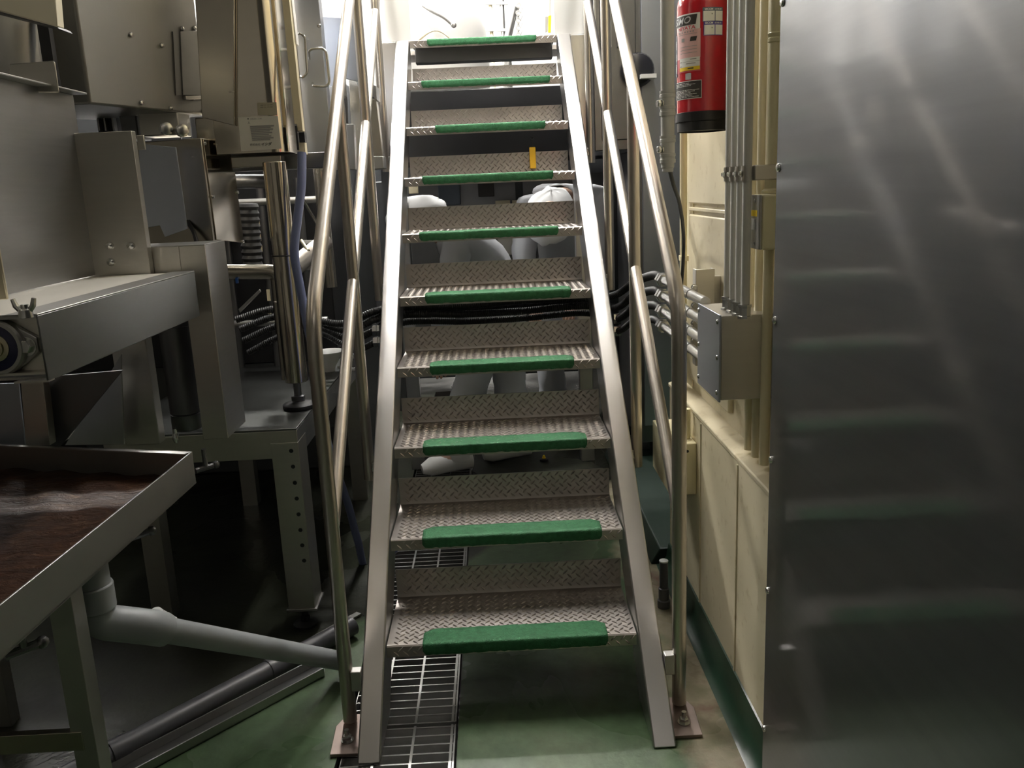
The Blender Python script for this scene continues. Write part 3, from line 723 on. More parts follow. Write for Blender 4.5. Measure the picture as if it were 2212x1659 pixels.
for (lx, ly) in ((-.742, -.530), (-1.32, -.60), (-1.25, .04)):
    mb = MB().box(lx-.02, ly-.02, .001, lx+.02, ly-.017, tray_bot); mb.box(lx+.017, ly-.017, .001, lx+.02, ly+.02, tray_bot)
    mb.build('leg', 'steel_satin', t, .001)
zbr = P(75, 1607, 'y', -.552).z
MB().box(-1.32, -.552, zbr-.018, -.742, -.538, zbr+.018).build('cross_brace', 'steel_warm', t, .001)
# clamp handles under the rim
for (px, py) in ((300, 1158), (52, 1405), (445, 1012)):
    q = P(px, py, 'x', -.73)
    MB().cyl(q, q+Vector((0, 0, .05)), .006, 10).cyl(q+Vector((-.02, -.015, 0)), q+Vector((.02, .015, .004)), .007, 10).ball(q+Vector((.02, .015, .004)), .010, 10).build('clamp_handle', 'steel_dark', t)

# PVC drain pipe from the tray to the floor drain
D1 = Vector((-.738, -.450, .590)); E0 = Vector((-.664, -.425, .480)); E1 = Vector((-.446, .176, .040))
t = thing('drain_pipe', (E1.x, E1.y, 0), 'grey plastic drain pipe sloping from the tray down to the floor drain', 'pipe')
MB().tube(bend([D1, D1+Vector((0, 0, -.075)), E0, E1], .045, 8), .0242, 22).build('pipe', 'pvc', t)
MB().cyl(D1+Vector((0, 0, .036)), D1+Vector((0, 0, -.028)), .0325, 24).build('riser', 'pvc', t)
MB().cyl(D1+Vector((0, 0, -.010)), D1+Vector((0, 0, -.058)), .0365, 24).build('socket', 'pvc', t, .003)
d_ = (E1-E0).normalized()
MB().tube(bend([D1+Vector((0, 0, -.05)), D1+Vector((.004, .004, -.085)), E0+d_*.01, E0+d_*.045], .04, 8), .0320, 22).build('elbow', 'pvc', t, .002)
mb = MB()
for k in range(7): mb.ball(E0+d_*(.03+.008*k)+Vector((-.004+.003*random.random(), .012, .024-.001*k)), .013-.001*k, 10, (1, 1.1, .9))
mb.build('joint_filler', 'foam', t)

# pipe and channel lying diagonally across the floor
def diag(pts, z): return [P(px, py, 'z', z) for px, py in pts]
a_, b_ = diag([(240, 1628), (762, 1352)], .030); dd = (b_-a_).normalized(); a_ = a_-dd*.25
t = thing('floor_pipe', (a_.x, a_.y, 0), 'dark plastic pipe lying diagonally across the wet floor', 'pipe')
MB().cyl(a_, b_, .026, 20).build('pipe', 'pvc_dark', t)
for f in (.28, .72):
    c = a_.lerp(b_, f); MB().cyl(c-dd*.02, c+dd*.02, .0285, 20).build('collar', 'pvc_dark', t)
    nn = Vector((-dd.y, dd.x, 0)); MB().prism([c-dd*.03-nn*.02-Vector((0, 0, c.z-.0005)), c+dd*.03-nn*.02-Vector((0, 0, c.z-.0005)), c+dd*.03+nn*.02-Vector((0, 0, c.z-.0005)), c-dd*.03+nn*.02-Vector((0, 0, c.z-.0005))], (0, 0, .006)).build('saddle', 'pvc_dark', t)
p0, p1 = diag([(420, 1561), (700, 1416)], .02); q0, q1 = diag([(420, 1597), (700, 1447)], .02)
u_ = (p1-p0).normalized(); p0 = p0-u_*.45; q0 = q0-(q1-q0).normalized()*.45
t = thing('floor_channel', (p0.x, p0.y, 0), 'low steel channel lying beside the diagonal floor pipe', 'channel')
fl0 = lambda v: Vector((v.x, v.y, .0012))
MB().prism([fl0(p0), fl0(p1), fl0(q1), fl0(q0)], (0, 0, .003)).build('web', 'steel_dark', t)
w_ = Vector((-u_.y, u_.x, 0))*.0035
for (c0, c1) in ((p0, p1), (q0, q1)):
    MB().prism([fl0(c0), fl0(c1), fl0(c1)+w_, fl0(c0)+w_], (0, 0, .024)).build('flange', 'steel_satin', t)
p0, p1 = diag([(420, 1520), (780, 1322)], .012); u_ = (p1-p0).normalized(); p0 = p0-u_*.4; w_ = Vector((-u_.y, u_.x, 0))*.02
t = thing('floor_strip', (p0.x, p0.y, 0), 'thin steel strip on the floor on the far side of the diagonal pipe', 'strip')
MB().prism([fl0(p0), fl0(p1), fl0(p1)+w_, fl0(p0)+w_], (0, 0, .006)).build('strip', 'steel_satin', t)

# ============================================================ machine table with the drilled leg
t = thing('machine_table', (-.8, .8, 0), 'steel machine table with a row of holes down its front leg', 'table')
ZTB = .609; TXR = -.567; TYF = .43
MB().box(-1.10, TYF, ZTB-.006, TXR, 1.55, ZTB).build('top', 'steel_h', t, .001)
MB().box(-1.10, TYF, ZTB-.085, TXR-.0, TYF+.006, ZTB-.006).build('front_apron', 'box_steel', t, .001)
MB().box(TXR-.006, TYF+.006, ZTB-.085, TXR, 1.55, ZTB-.006).build('side_apron', 'steel', t, .001)
lx0 = P(600, 1100, 'y', TYF).x
lg = MB().box(lx0, TYF-.001, .068, TXR+.001, TYF+.005, ZTB-.04).box(TXR-.005, TYF+.005, .068, TXR+.001, TYF+.10, ZTB-.04).build('leg', 'box_steel', t, .001)
for (px, py) in ((629, 974), (633, 1008), (637, 1043), (641, 1077), (645, 1111), (649, 1145), (653, 1178), (657, 1211)):
    q = P(px, py, 'y', TYF-.001); MB().lathe(q, (0, -1, 0), [(0, .0005), (.0060, .0005), (.0060, 0)], 14).build('hole', 'black', lg)
MB().box(lx0-.006, TYF-.006, .060, TXR+.008, TYF+.10, .068).build('leg_flange', 'steel_satin', t, .001)
MB().cyl((-.605, TYF+.03, .012), (-.605, TYF+.03, .06), .010, 12).lathe((-.605, TYF+.03, .0005), (0, 0, 1), [(.036, 0), (.036, .007), (.014, .015), (.014, .03), (.0, .03)], 20).build('levelling_foot', 'black_rubber', t)
MB().box(-1.08, 1.50, .0, -1.02, 1.55, ZTB-.006).build('leg', 'box_steel', t); MB().box(-.627, 1.50, 0, TXR, 1.55, ZTB-.006).build('leg', 'box_steel', t); MB().box(-1.08, TYF+.1, 0, -1.02, TYF+.16, ZTB-.006).build('leg', 'box_steel', t)

# ============================================================ infeed conveyor, left foreground
CX = -.72; YN, YF = -.511, .223; ZC1, ZC0 = 1.066, .960
t = thing('infeed_conveyor', (-.9, -.1, .64), 'stainless conveyor bed with wing nuts and a round bearing at its near end', 'conveyor')
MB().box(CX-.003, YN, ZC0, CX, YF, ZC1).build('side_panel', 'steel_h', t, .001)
MB().box(-1.17, YN+.004, ZC1-.003, CX-.003, YF, ZC1).build('bed', 'bed_sheen', t)  # steel bed's warm bright reflection painted as a pale surface
MB().box(CX-.055, YN, ZC1, CX, YF, ZC1+.003).build('bed_flange', 'steel_satin', t, .001)
MB().box(-1.17, YN, ZC1-.004, CX-.003, YN+.004, ZC1+.003).build('end_flange', 'steel_satin', t)
MB().box(-1.17, YN+.022, ZC0+.014, CX-.003, YN+.026, ZC1-.004).build('end_plate', 'box_steel', t)
MB().box(-1.17, YN, ZC0+.012, CX-.003, YN+.022, ZC0+.016).build('end_shelf', 'box_steel', t)
MB().box(CX-.055, YN, ZC0-.001, CX, YN+.02, ZC0+.002).build('bottom_flange', 'box_steel', t)
MB().box(-1.17, YN+.03, ZC0-.001, CX-.003, YF, ZC0+.003).build('bottom_plate', 'steel_satin', t)
bc = P(2, 748, 'y', YN+.02)
br = MB().lathe((bc.x, YN+.022, bc.z), (0, -1, 0), [(.046, 0), (.046, .018), (.043, .022), (.0375, .022), (.0365, .016)], 36).build('bearing_housing', 'steel_satin', t)
MB().lathe((bc.x, YN+.020, bc.z), (0, -1, 0), [(.0368, .004), (.0368, .012), (.022, .016)], 32).build('bearing_seal', 'bearing_blue', br)
MB().lathe((bc.x, YN+.020, bc.z), (0, -1, 0), [(.022, .004), (.022, .018), (.015, .019), (.015, .024), (0, .025)], 24).build('shaft', 'brass', br)
ear = P(58, 748, 'y', YN+.012)
MB().prism([(bc.x+.03, YN+.022, bc.z+.034), (ear.x+.018, YN+.022, ear.z+.013), (ear.x+.018, YN+.022, ear.z-.010), (bc.x+.03, YN+.022, bc.z-.036)], (0, -.010, 0)).build('flange_ear', 'steel_satin', t, .002)
MB().hexbolt((ear.x, YN+.012, ear.z), (0, -1, 0), .0115, .009).build('hex_bolt', 'zinc', t)
def wing(c, par):
    c = Vector(c); mb = MB().lathe(c, (0, 0, 1), [(.011, 0), (.010, .012), (.006, .014), (.006, .02), (0, .021)], 14)
    for s in (-1, 1): mb.tube([c+Vector((s*.006, 0, .009)), c+Vector((s*.013, 0, .018)), c+Vector((s*.016, 0, .029))], [.004, .0045, .0035], 8)
    return mb.build('wing_nut', 'zinc', par)
q = P(57, 686, 'z', ZC1+.003); wing(q, t)
q = P(389, 578, 'z', ZC1+.003); wing(q, t)
# glass-edged guard at the picture's left edge
g0 = P(-60, 400, 'y', -.349); g1 = P(22, 655, 'y', -.349)
MB().box(g0.x, -.355, ZC1+.012, g1.x, -.349, g0.z).build('side_guard', 'brass', t, .002)
# upright plate on the bed and the post behind it
XP = -.963
zt_ = 1.486
MB().box(XP-.004, -.457, ZC1+.002, XP, .262, zt_).build('hopper_plate', 'steel', t, .001)
MB().box(XP-.06, -.457, zt_, XP+.030, .268, zt_+.004).build('hopper_rim', 'steel_satin', t, .001)
xa, xb = P(190, 440, 'y', .236).x, P(305, 440, 'y', .236).x
zp = P(250, 284, 'y', .236).z
po = MB().box(xa-.02, .236, ZC1-.06, xb, .240, zp).box(xb-.004, .240, ZC1-.06, xb, .26, zp).build('post', 'box_steel', t, .001)
q = P(302, 300, 'y', .235); MB().box(q.x-.006, .232, q.z-.025, q.x+.010, .240, q.z+.008).build('post_clip', 'box_steel', t, .001)
for (px, py) in ((238, 531), (284, 531), (241, 566)):
    q = P(px, py, 'y', .236); MB().lathe((q.x, .236, q.z), (0, -1, 0), [(.0095, 0), (.0095, .003), (.0085, .008), (.005, .011), (0, .012)], 16).build('dome_bolt', 'zinc', t)
# C-shaped column carrying the far end
YC0, YC1, XC = .264, .427, -.702
zc0, zc1 = .636, 1.126
xs = P(420, 800, 'y', YC0).x
MB().box(xs, YC0, zc0, XC, YC0+.004, zc1).build('column_face', 'box_steel', t, .001)
MB().box(XC-.004, YC0+.004, zc0, XC, YC1, zc1).build('column_side', 'steel', t, .001)
MB().box(-.954, YC0, .982, xs, YC0+.004, zc1).build('column_header', 'box_steel', t, .001)
MB().box(-.954, YC0, zc1, XC, YC1, zc1+.003).build('column_cap', 'steel_satin', t, .001)
# hanging motor beside the column
q = P(384, 800, 'y', .335); r_ = .039
zq0, zq1 = P(384, 930, 'y', .335).z, P(384, 690, 'y', .335).z
mo = MB().lathe((q.x, .352, 0), (0, 0, 1), [(0, zq0), (r_*.9, zq0), (r_, zq0+.006), (r_, zq0+.042), (r_*.93, zq0+.044), (r_, zq0+.046), (r_, zq1-.02), (r_*1.08, zq1-.018), (r_*1.08, 1.0), (0, 1.0)], 26).build('motor', 'steel_dark', t)
MB().cyl((q.x-.022, .318, zq0-.012), (q.x-.022, .318, zq0+.01), .006, 10).ball((q.x-.022, .318, zq0-.014), .009, 10, (1, 1, 1.8)).build('motor_nipple', 'zinc', mo)
# inner leg, chute and stays below the bed
xa, xb = P(255, 850, 'y', .317).x, P(330, 850, 'y', .317).x
MB().box(xa, .317, P(290, 962, 'y', .317).z, xb, .36, .962).build('inner_leg', 'box_steel', t, .002)
sh = [(85, 815), (265, 800), (130, 965), (80, 965)]
MB().prism([P(px, py, 'y', .150) for px, py in sh], (0, .006, 0)).build('chute_plate', 'steel_dark', t, .001)
sh = [(262, 765), (262, 800), (268, 960), (140, 962), (200, 868)]
MB().prism([P(px, py, 'y', .263) for px, py in sh], (0, .006, 0)).build('chute_side', 'steel_satin', t, .001)
sh = [(44, 818), (92, 818), (108, 962), (56, 962)]
MB().prism([P(px, py, 'y', .10) for px, py in sh], (0, .03, 0)).build('stay', 'box_steel', t, .001)
sh = [(-60, 830), (40, 828), (54, 962), (-60, 962)]
MB().prism([P(px, py, 'y', .13) for px, py in sh], (0, .006, 0)).build('chute_plate', 'blue_steel', t, .001)
MB().box(-1.17, .30, .64, -1.134, .36, .962).build('inner_leg', 'box_steel', t)

# ============================================================ weigher above the conveyor, upper left
t = thing('weigher', (-.95, .5, 1.475), 'bulky stainless weigher housing with a small access cover at the upper left', 'machine')
zb = 1.475; A = P(195, 225, 'z', zb); B = P(458, 250, 'z', zb); ab = (B-A).normalized(); nrm = Vector((ab.y, -ab.x, 0))
back = -nrm
plan = [A, B-ab*.02, B+back*.02, B+back*.26, A+back*.40, A+back*.16-ab*.06]
MB().prism([Vector((p.x, p.y, zb)) for p in plan], (0, 0, 1.1)).build('housing', 'housing_steel', t, .006)
def onab(px, py, off=.0):
    """point of the housing face at a pixel"""
    d = FW + RT*((px-1106)/FPX) + DN*((py-829.5)/FPX); k = (A+nrm*off-CAM).dot(nrm)/d.dot(nrm); return CAM+d*k
ac = MB().prism([onab(386, 68), onab(436, 66), onab(441, 205), onab(392, 206)], nrm*.006).build('access_cover', 'housing_steel', t, .001)
MB().prism([onab(372, 68), onab(386.5, 68), onab(392.5, 206), onab(379, 206)], nrm*.003).build('cover_hinge', 'housing_steel', t)
MB().prism([onab(395, 208), onab(442, 207), onab(443, 214), onab(396, 216)], nrm*.010).build('cover_ledge', 'box_steel', t, .001)
for (px, py) in ((281, 75), (348, 98), (304, 222), (367, 234), (437, 241), (392, 62), (419, 61), (413, 213), (439, 213)):
    q = onab(px, py); MB().lathe(q, nrm, [(.0065, 0), (.0065, .003), (.005, .006), (0, .007)], 14).build('bolt', 'zinc', t)
# second, set-back body to the right of it with a rounded edge
zb2 = P(560, 331, 'y', .68).z
x0, x1 = P(462, 200, 'y', .70).x, P(606, 200, 'y', .66).x
rr = .055; pts = [(x0, .66)] + [(x1-rr+rr*math.sin(a*PI/16), .66+rr-rr*math.cos(a*PI/16)) for a in range(9)] + [(x1, .95), (x0, .95)]
MB().prism([(x, y, zb2) for x, y in pts], (0, 0, 1.2)).build('rear_housing', 'steel_polished', t, .001)
MB().prism([P(436, 254, 'y', .64), P(506, 271, 'y', .64), P(506, -20, 'y', .64), P(420, -20, 'y', .64)], (0, .02, 0)).build('side_cover', 'steel_warm', t, .002)
# notice stuck to it
ny = .6590
dc = MB().prism([P(514, 253, 'y', ny), P(600, 250, 'y', ny), P(608, 321, 'y', ny), P(521, 327, 'y', ny)], (0, .0010, 0)).build('notice', 'paper', t)
def ptext(txt, m, px0, py0, px1, py1, Y, par, shear=0., bold=.0):
    uv, fs = text_mesh(txt, 1, shear, bold); a = P(px0, py1, 'y', Y); b = P(px1, py0, 'y', Y)
    return MB().add([(a.x+(b.x-a.x)*u_, Y, a.z+(b.z-a.z)*v_) for u_, v_ in uv], fs).build('lettering', m, par, recalc=False)
ptext('イシダ', 'ink', 565, 307, 587, 315, ny-.0006, dc, .2, .03)
ptext('株式会社', 'ink_grey', 540, 309, 562, 315.5, ny-.0006, dc, 0, .02)
ptext('人', 'ink', 535, 262, 540, 268, ny-.0006, dc); ptext('■', 'ink', 534.6, 255.5, 537, 258, ny-.0006, dc)
ptext('回転部に注意', 'ink_grey', 541, 254.5, 565, 259, ny-.0006, dc, 0, .01)
for k in range(9): 
    a = P(540+k*.6, 272+k*3.7, 'y', ny-.0006); b = P(592-(k*7) % 12, 272.9+k*3.7, 'y', ny-.0006); MB().box(a.x, ny-.0006, b.z, b.x, ny-.0003, a.z).build('print_line', 'ink_grey', dc)
s2 = MB().prism([P(555, 222, 'y', ny), P(597, 221, 'y', ny), P(599, 248, 'y', ny), P(557, 249, 'y', ny)], (0, .0008, 0)).build('small_sticker', 'brass', t)
for k in range(2): ptext('保守点検', 'ink', 562, 225.5+k*4.5, 589, 228.5+k*4.5, ny-.0006, s2)
# cream door edge, hinge and a white strip painting the edge's bright reflection
MB().prism([P(606, -30, 'y', .70), P(622, -30, 'y', .70), P(654, 283, 'y', .70), P(643, 283, 'y', .70), P(641, 268, 'y', .70), P(636, 268, 'y', .70)], (0, .03, 0)).build('door_edge', 'cream', t, .001)
MB().prism([P(623, -30, 'y', .72), P(627, -30, 'y', .72), P(641, 95, 'y', .72), P(637, 95, 'y', .72)], (0, .03, 0)).build('edge_glint', 'white_enamel', t)
fbox(MB(), 637, 272, 645, 324, .69, .03).build('hinge', 'black', t); fbox(MB(), 645, 286, 659, 307, .685, .03).build('hinge', 'black', t); fbox(MB(), 643, 308, 660, 333, .70, .03).build('hinge_block', 'cream', t)
# left-hand upper pieces
MB().prism([P(-80, 2, 'y', .02), P(124, 57, 'y', .02), P(116, -40, 'y', .02), P(-80, -40, 'y', .02)], (0, .03, 0)).build('upper_hood', 'hood_cream', t, .002)
MB().prism([P(-80, 8, 'y', .05), P(127, 62, 'y', .05), P(122, 56, 'y', .05), P(-80, 0, 'y', .05)], (0, .06, 0)).build('hood_lip', 'steel_dark', t)
MB().cyl(P(18, 190, 'y', .34), P(12, -30, 'y', .34), .095, 26).build('feed_drum', 'steel_satin', t)
MB().prism([P(20, 138, 'y', .10), P(113, 131, 'y', .10), P(118, 134, 'y', .10), P(127, 200, 'y', .10), P(20, 200, 'y', .10)], (0, .004, 0)).build('bracket_plate', 'box_steel', t, .002)
for (px, py) in ((4, 168), (30, 172), (36, 176)): MB().ball(P(px, py, 'y', .06), .009, 10).build('rivet', 'zinc', t)
fbox(MB(), 76, 30, 126, 200, .285, .02).build('gap_shade', 'black', t)  # black panel painting the shade of the gap beside the drum
# mechanism between housing and bed
fbox(MB(), 297, 243, 389, 291, .66, .10).build('block', 'box_steel', t, .003)
fbox(MB(), 255, 235, 300, 300, .69, .10).build('block', 'steel_dark', t, .003)
for (px, py) in ((357, 279), (391, 283)):
    q = P(px, py, 'y', .64); ax = Vector((.55, -.8, 0)); MB().lathe(q, ax, [(0, -.02), (.006, -.02), (.006, 0), (.017, 0), (.017, .006), (.013, .007), (.013, .011), (.017, .012), (.017, .02), (.012, .023), (0, .023)], 18).build('knob', 'zinc', t)
fbox(MB(), 205, 232, 255, 290, .74, .1).build('block', 'black', t)
for k, px in enumerate((208, 222, 240)): fbox(MB(), px, 246+k*3, px+8, 282, .72, .02).build('pin', 'steel_satin', t)
fbox(MB(), 420, 255, 500, 300, .72, .1).build('block', 'steel_warm', t, .003)
# blue-grey guard and gear box below
sh = [(298, 310), (380, 318), (405, 494), (356, 512), (345, 487), (312, 493)]
MB().prism([P(px, py, 'y', .555) for px, py in sh], (0, .004, 0)).build('guard', 'blue_steel', t, .001)
G1 = P(434, 298, 'y', .60); zg = G1.z; G0, G2 = P(301, 300, 'y', .66), P(499, 303, 'y', .80); G0.z = G2.z = zg
G0 = G1 + (G0-G1).normalized()*.22
gb = MB().prism([G1, G2, G2+(G0-G1), G0], (0, 0, -.285)).build('gear_box', 'steel_warm', t, .002)
gn = (G2-G1).normalized(); gN = Vector((gn.y, -gn.x, 0))
def ong(px, py):
    d = FW + RT*((px-1106)/FPX) + DN*((py-829.5)/FPX); k = (G1-CAM).dot(gN)/d.dot(gN); return CAM+d*k
MB().prism([ong(437, 301), ong(498, 305), ong(525, 525), ong(466, 518)], gN*.003).build('gear_cover', 'steel_polished', t, .001)
for (px, py) in ((440, 310), (468, 312), (496, 313), (457, 425), (510, 416), (522, 522)): MB().lathe(ong(px, py)+gN*.003, gN, [(.005, 0), (.005, .002), (.004, .005), (0, .006)], 12).build('screw', 'zinc', gb)
MB().tube(spline([P(404, 478, 'y', .62), P(418, 500, 'y', .60), P(426, 528, 'y', .58)], 6), .006, 10).build('cable', 'black_rubber', t)
# ============================================================ packing machine between weigher and stair
t = thing('packing_machine', (-.6, .9, .609), 'stainless machine frame with pull handles standing on the table left of the stair', 'machine')
def plate(name, pts, Y, dep, m, bev=.001): return MB().prism([P(px, py, 'y', Y) for px, py in pts], (0, dep, 0)).build(name, m, t, bev)
plate('door_panel', [(624, -30), (686, -30), (718, 332), (661, 332)], .98, .05, 'blue_steel', .002)
MB().tube(bend([P(640, 75, 'y', .97), P(650, 72, 'y', .94), P(659, 80, 'y', .94), P(664, 158, 'y', .94), P(655, 167, 'y', .94), P(647, 165, 'y', .97)], .02, 5), .0042, 10).build('pull_handle', 'zinc', t)
MB().tube(bend([P(668, 128, 'y', .975), P(666, 106, 'y', .945), P(704, 103, 'y', .945), P(713, 187, 'y', .945), P(676, 186, 'y', .945), P(675, 180, 'y', .975)], .022, 5), .0042, 10).build('pull_handle', 'zinc', t)
for (px, py) in ((689, 56), (712, 285)): MB().lathe(P(px, py, 'y', .98), (0, -1, 0), [(.007, 0), (.007, .003), (.004, .007), (0, .008)], 12).build('bolt', 'zinc', t)
plate('back_panel', [(686, 35), (775, 41), (790, 180), (741, 168), (706, 196)], 1.20, .02, 'blue_steel')
plate('chute', [(704, 196), (742, 167), (744, 206), (710, 229)], 1.14, .05, 'steel_satin')
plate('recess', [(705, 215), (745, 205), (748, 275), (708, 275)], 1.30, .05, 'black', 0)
plate('lower_panel', [(708, 268), (764, 268), (768, 366), (705, 366)], 1.12, .04, 'steel_satin')
plate('tower', [(753, 160), (777, 166), (790, 366), (762, 366)], 1.28, .10, 'steel_warm', .002)
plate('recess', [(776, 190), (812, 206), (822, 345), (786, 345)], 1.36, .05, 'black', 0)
plate('tower', [(793, 213), (812, 212), (827, 340), (803, 340)], 1.30, .05, 'steel_warm')
plate('tower_cap', [(765, 158), (812, 186), (814, 215), (774, 190)], 1.27, .09, 'steel')
plate('tower_foot', [(786, 338), (827, 337), (829, 364), (789, 367)], 1.27, .09, 'steel_satin', .002)
fbox(MB(), 498, 337, 706, 362, .78, .06).build('frame_beam', 'steel_dark', t, .002)
fbox(MB(), 498, 340, 608, 358, .70, .05).build('frame_beam', 'steel_warm', t, .002)
# main adjustable leg
fy = .665; foot = P(645, 862, 'z', ZTB); xl = P(617, 590, 'y', fy).x; z0 = P(640, 824, 'y', fy).z; z1 = P(590, 350, 'y', fy).z
MB().cyl((xl, fy, z0), (xl, fy, z1), .0335, 26).build('leg_tube', 'steel_polished', t, .002)
MB().cyl((xl-.036, fy+.03, z0+.002), (xl-.036, fy+.03, .93), .016, 16).build('leg_sleeve', 'steel_warm', t)
MB().cyl((xl, fy, ZTB+.02), (xl, fy, z0), .0115, 14).lathe((xl, fy, ZTB+.026), (0, 0, 1), [(.021, 0), (.021, .012), (.0115, .014)], 6).build('jack_screw', 'steel_dark', t)
MB().lathe((xl, fy, ZTB+.0005), (0, 0, 1), [(0, 0), (.046, 0), (.048, .003), (.048, .012), (.044, .016), (.02, .022), (.016, .03), (0, .03)], 32).build('levelling_foot', 'black_rubber', t)
MB().tube([(xl+.0345*math.cos(a*PI/12), fy+.0345*math.sin(a*PI/12), P(620, 551, 'y', fy).z) for a in range(-26, 2)], .0022, 6).build('cable_tie', 'black', t)
# second leg and tubes of the frame
MB().cyl(P(688, 362, 'y', 1.18), P(716, 620, 'y', 1.18), .021, 18).build('leg_tube', 'steel_warm', t)
MB().tube(bend([P(470, 392, 'y', .92), P(592, 392, 'y', .92), P(598, 520, 'y', .92)], .03, 5), .0215, 16).build('cross_tube', 'steel_dark', t)
MB().tube(bend([P(470, 587, 'y', .88), P(600, 587, 'y', .88), P(612, 720, 'y', .88)], .03, 5), .024, 16).build('cross_tube', 'steel_warm', t)
MB().cyl(P(632, 580, 'y', .78), P(700, 524, 'y', 1.12), .029, 20).build('slant_tube', 'steel_tube', t)
MB().cyl(P(651, 425, 'y', 1.0), P(704, 517, 'y', 1.12), .0055, 10).build('stay_rod', 'zinc', t)
MB().cyl(P(651, 520, 'y', .95), P(666, 542, 'y', .90), .006, 10).build('stay_rod', 'brass', t)
plate('sight_plate', [(655, 519), (678, 519), (676, 526), (655, 526)], 1.25, .01, 'white', 0)
corr([P(536, 440, 'y', 1.0), P(546, 572, 'y', 1.0)], .034, .02).build('bellows', 'black_rubber', t)
for (px, py, w_, h_, Y) in ((575, 626, 9, 24, 1.32), (577, 664, 8, 14, 1.32), (671, 668, 20, 16, 1.3), (555, 478, 7, 12, 1.35), (556, 500, 9, 20, 1.35), (556, 530, 12, 14, 1.35)):
    fbox(MB(), px, py, px+w_, py+h_, Y, .01).build('light_panel', 'cream', t)
plate('slant_rail', [(648, 670), (690, 640), (690, 652), (648, 692)], 1.22, .03, 'steel_satin')
plate('slant_rail', [(515, 668), (560, 625), (563, 630), (518, 676)], .98, .01, 'steel_satin')
fbox(MB(), 508, 601, 514, 612, .86, .01).build('tape_flag', 'blue_tape', t)
# black blocks added to paint the dark void behind the frame, rods before them
MB().box(-1.75, 1.42, ZTB, -.62, 1.9, 1.36).build('void_filler', 'black', t, .004)
MB().box(-1.5, 1.0, 1.10, -.95, 1.42, 1.33).build('void_filler', 'steel_dark', t, .01)
for k in range(5): MB().cyl((-.70-.14*k, 1.36, ZTB), (-.70-.14*k, 1.36, 1.3), .014, 12).build('works_rod', 'steel_dark', t)
for z in (.78, .98, 1.22): MB().cyl((-1.5, 1.33, z), (-.63, 1.33, z), .013, 12).build('works_rod', 'steel_satin', t)
# small device lying on the table
q = P(612, 762, 'z', ZTB)
d_ = thing('terminal_block', q, 'small pale terminal block lying on the machine table behind the chrome leg', 'device')
MB().box(q.x-.035, q.y-.02, ZTB+.0005, q.x+.035, q.y+.04, ZTB+.006).build('base', 'foam', d_, .001)
for k in range(3): MB().box(q.x-.028+k*.019, q.y-.005, ZTB+.006, q.x-.013+k*.019, q.y+.02, ZTB+.028).build('terminal', 'foam', d_, .002)
# white funnel by the table edge
q = Vector((-.615, 1.20, ZTB))
d_ = thing('plastic_funnel', q, 'white plastic funnel standing at the edge of the machine table', 'funnel')
MB().lathe(q, (0, 0, 1), [(.02, .0005), (.024, .02), (.055, .07), (.060, .075), (.052, .07), (.02, .022), (.012, .01), (.0, .01)], 24).build('cone', 'white', d_)
MB().tube(bend([q+Vector((.05, 0, .06)), q+Vector((.10, 0, .05)), q+Vector((.10, 0, .0)), q+Vector((.03, 0, .015))], .02, 4), .006, 8).build('handle', 'white', d_)

# blue hose tied to the leg and hanging down past the table
t = thing('blue_hose', (-.52, .62, 0), 'translucent blue hose tied to the chrome leg and hanging down past the table', 'hose')
hp = [P(652, 330, 'y', .66), P(651, 400, 'y', .64), P(643, 470, 'y', .625), P(636, 545, 'y', .612), P(648, 620, 'y', .61), P(668, 720, 'y', .60), P(688, 810, 'y', .60), (-.535, .62, .60), (-.525, .66, .45), P(752, 1090, 'y', .78), P(772, 1165, 'y', .84), P(800, 1240, 'y', .90), (-.36, .98, .035), (-.25, 1.1, .030)]
MB().tube(spline(hp, 10), .0128, 16).build('hose', 'hose_blue', t)

# ============================================================ machines under and beyond the platform
t = thing('transfer_housing', (0, 2.6, 0), 'long black machine housing crossing under the stair platform', 'machine')
MB().box(-.60, 2.57, P(1050, 345, 'y', 2.55).z, .85, 3.30, P(1050, 190, 'y', 2.55).z).build('housing', 'black', t, .004)
for x in (-.56, .80): MB().box(x-.03, 2.95, 0, x+.03, 3.03, P(1050, 345, 'y', 2.55).z).build('leg', 'steel_dark', t)
t = thing('rear_machine', (0, 3.4, 0), 'dark low machine standing on the floor behind the workers', 'machine')
MB().box(-1.9, 3.35, .10, 1.55, 3.9, 1.40).build('body', 'dark_paint', t, .01)
for k in range(5): MB().box(-1.85+k*.68, 3.335, .16, -1.21+k*.68, 3.35, 1.30).build('door', 'steel_dark', t, .004)
fbox(MB(), 945, 396, 995, 442, 3.25, .08).build('meter_box', 'slate', t, .004)
fbox(MB(), 1032, 396, 1068, 424, 3.25, .08).build('meter_box', 'char', t, .004)
fbox(MB(), 1070, 434, 1102, 441, 3.2, .1).build('pale_strip', 'cream', t); fbox(MB(), 1107, 433, 1135, 440, 3.2, .1).build('pale_strip', 'cream', t)
fbox(MB(), 882, 402, 903, 418, 2.3, .04).build('socket_block', 'cream', t, .003)
fbox(MB(), 1075, 513, 1118, 550, 3.0, .3).build('control_box', 'box_steel', t, .006)
for x in (-1.8, 1.45): MB().box(x-.05, 3.45, 0, x+.05, 3.8, .10).build('foot', 'black', t)
# tall dark bodies added in the void at the left to block light
t = thing('light_blocker', (-2.2, 2.2, 0), 'dark tall body added in the void left of the stair to block light', 'machine')
MB().box(-3.6, 1.95, 0, -.62, 2.6, 1.72).build('body', 'dark_paint', t, .01)
MB().box(-3.6, .9, 0, -1.9, 1.95, 2.7).build('body', 'steel_dark', t, .01)
for k in range(3): MB().box(-1.55+k*.30, 1.93, .2, -1.29+k*.30, 1.95, 1.6).build('door', 'steel_dark', t, .004)
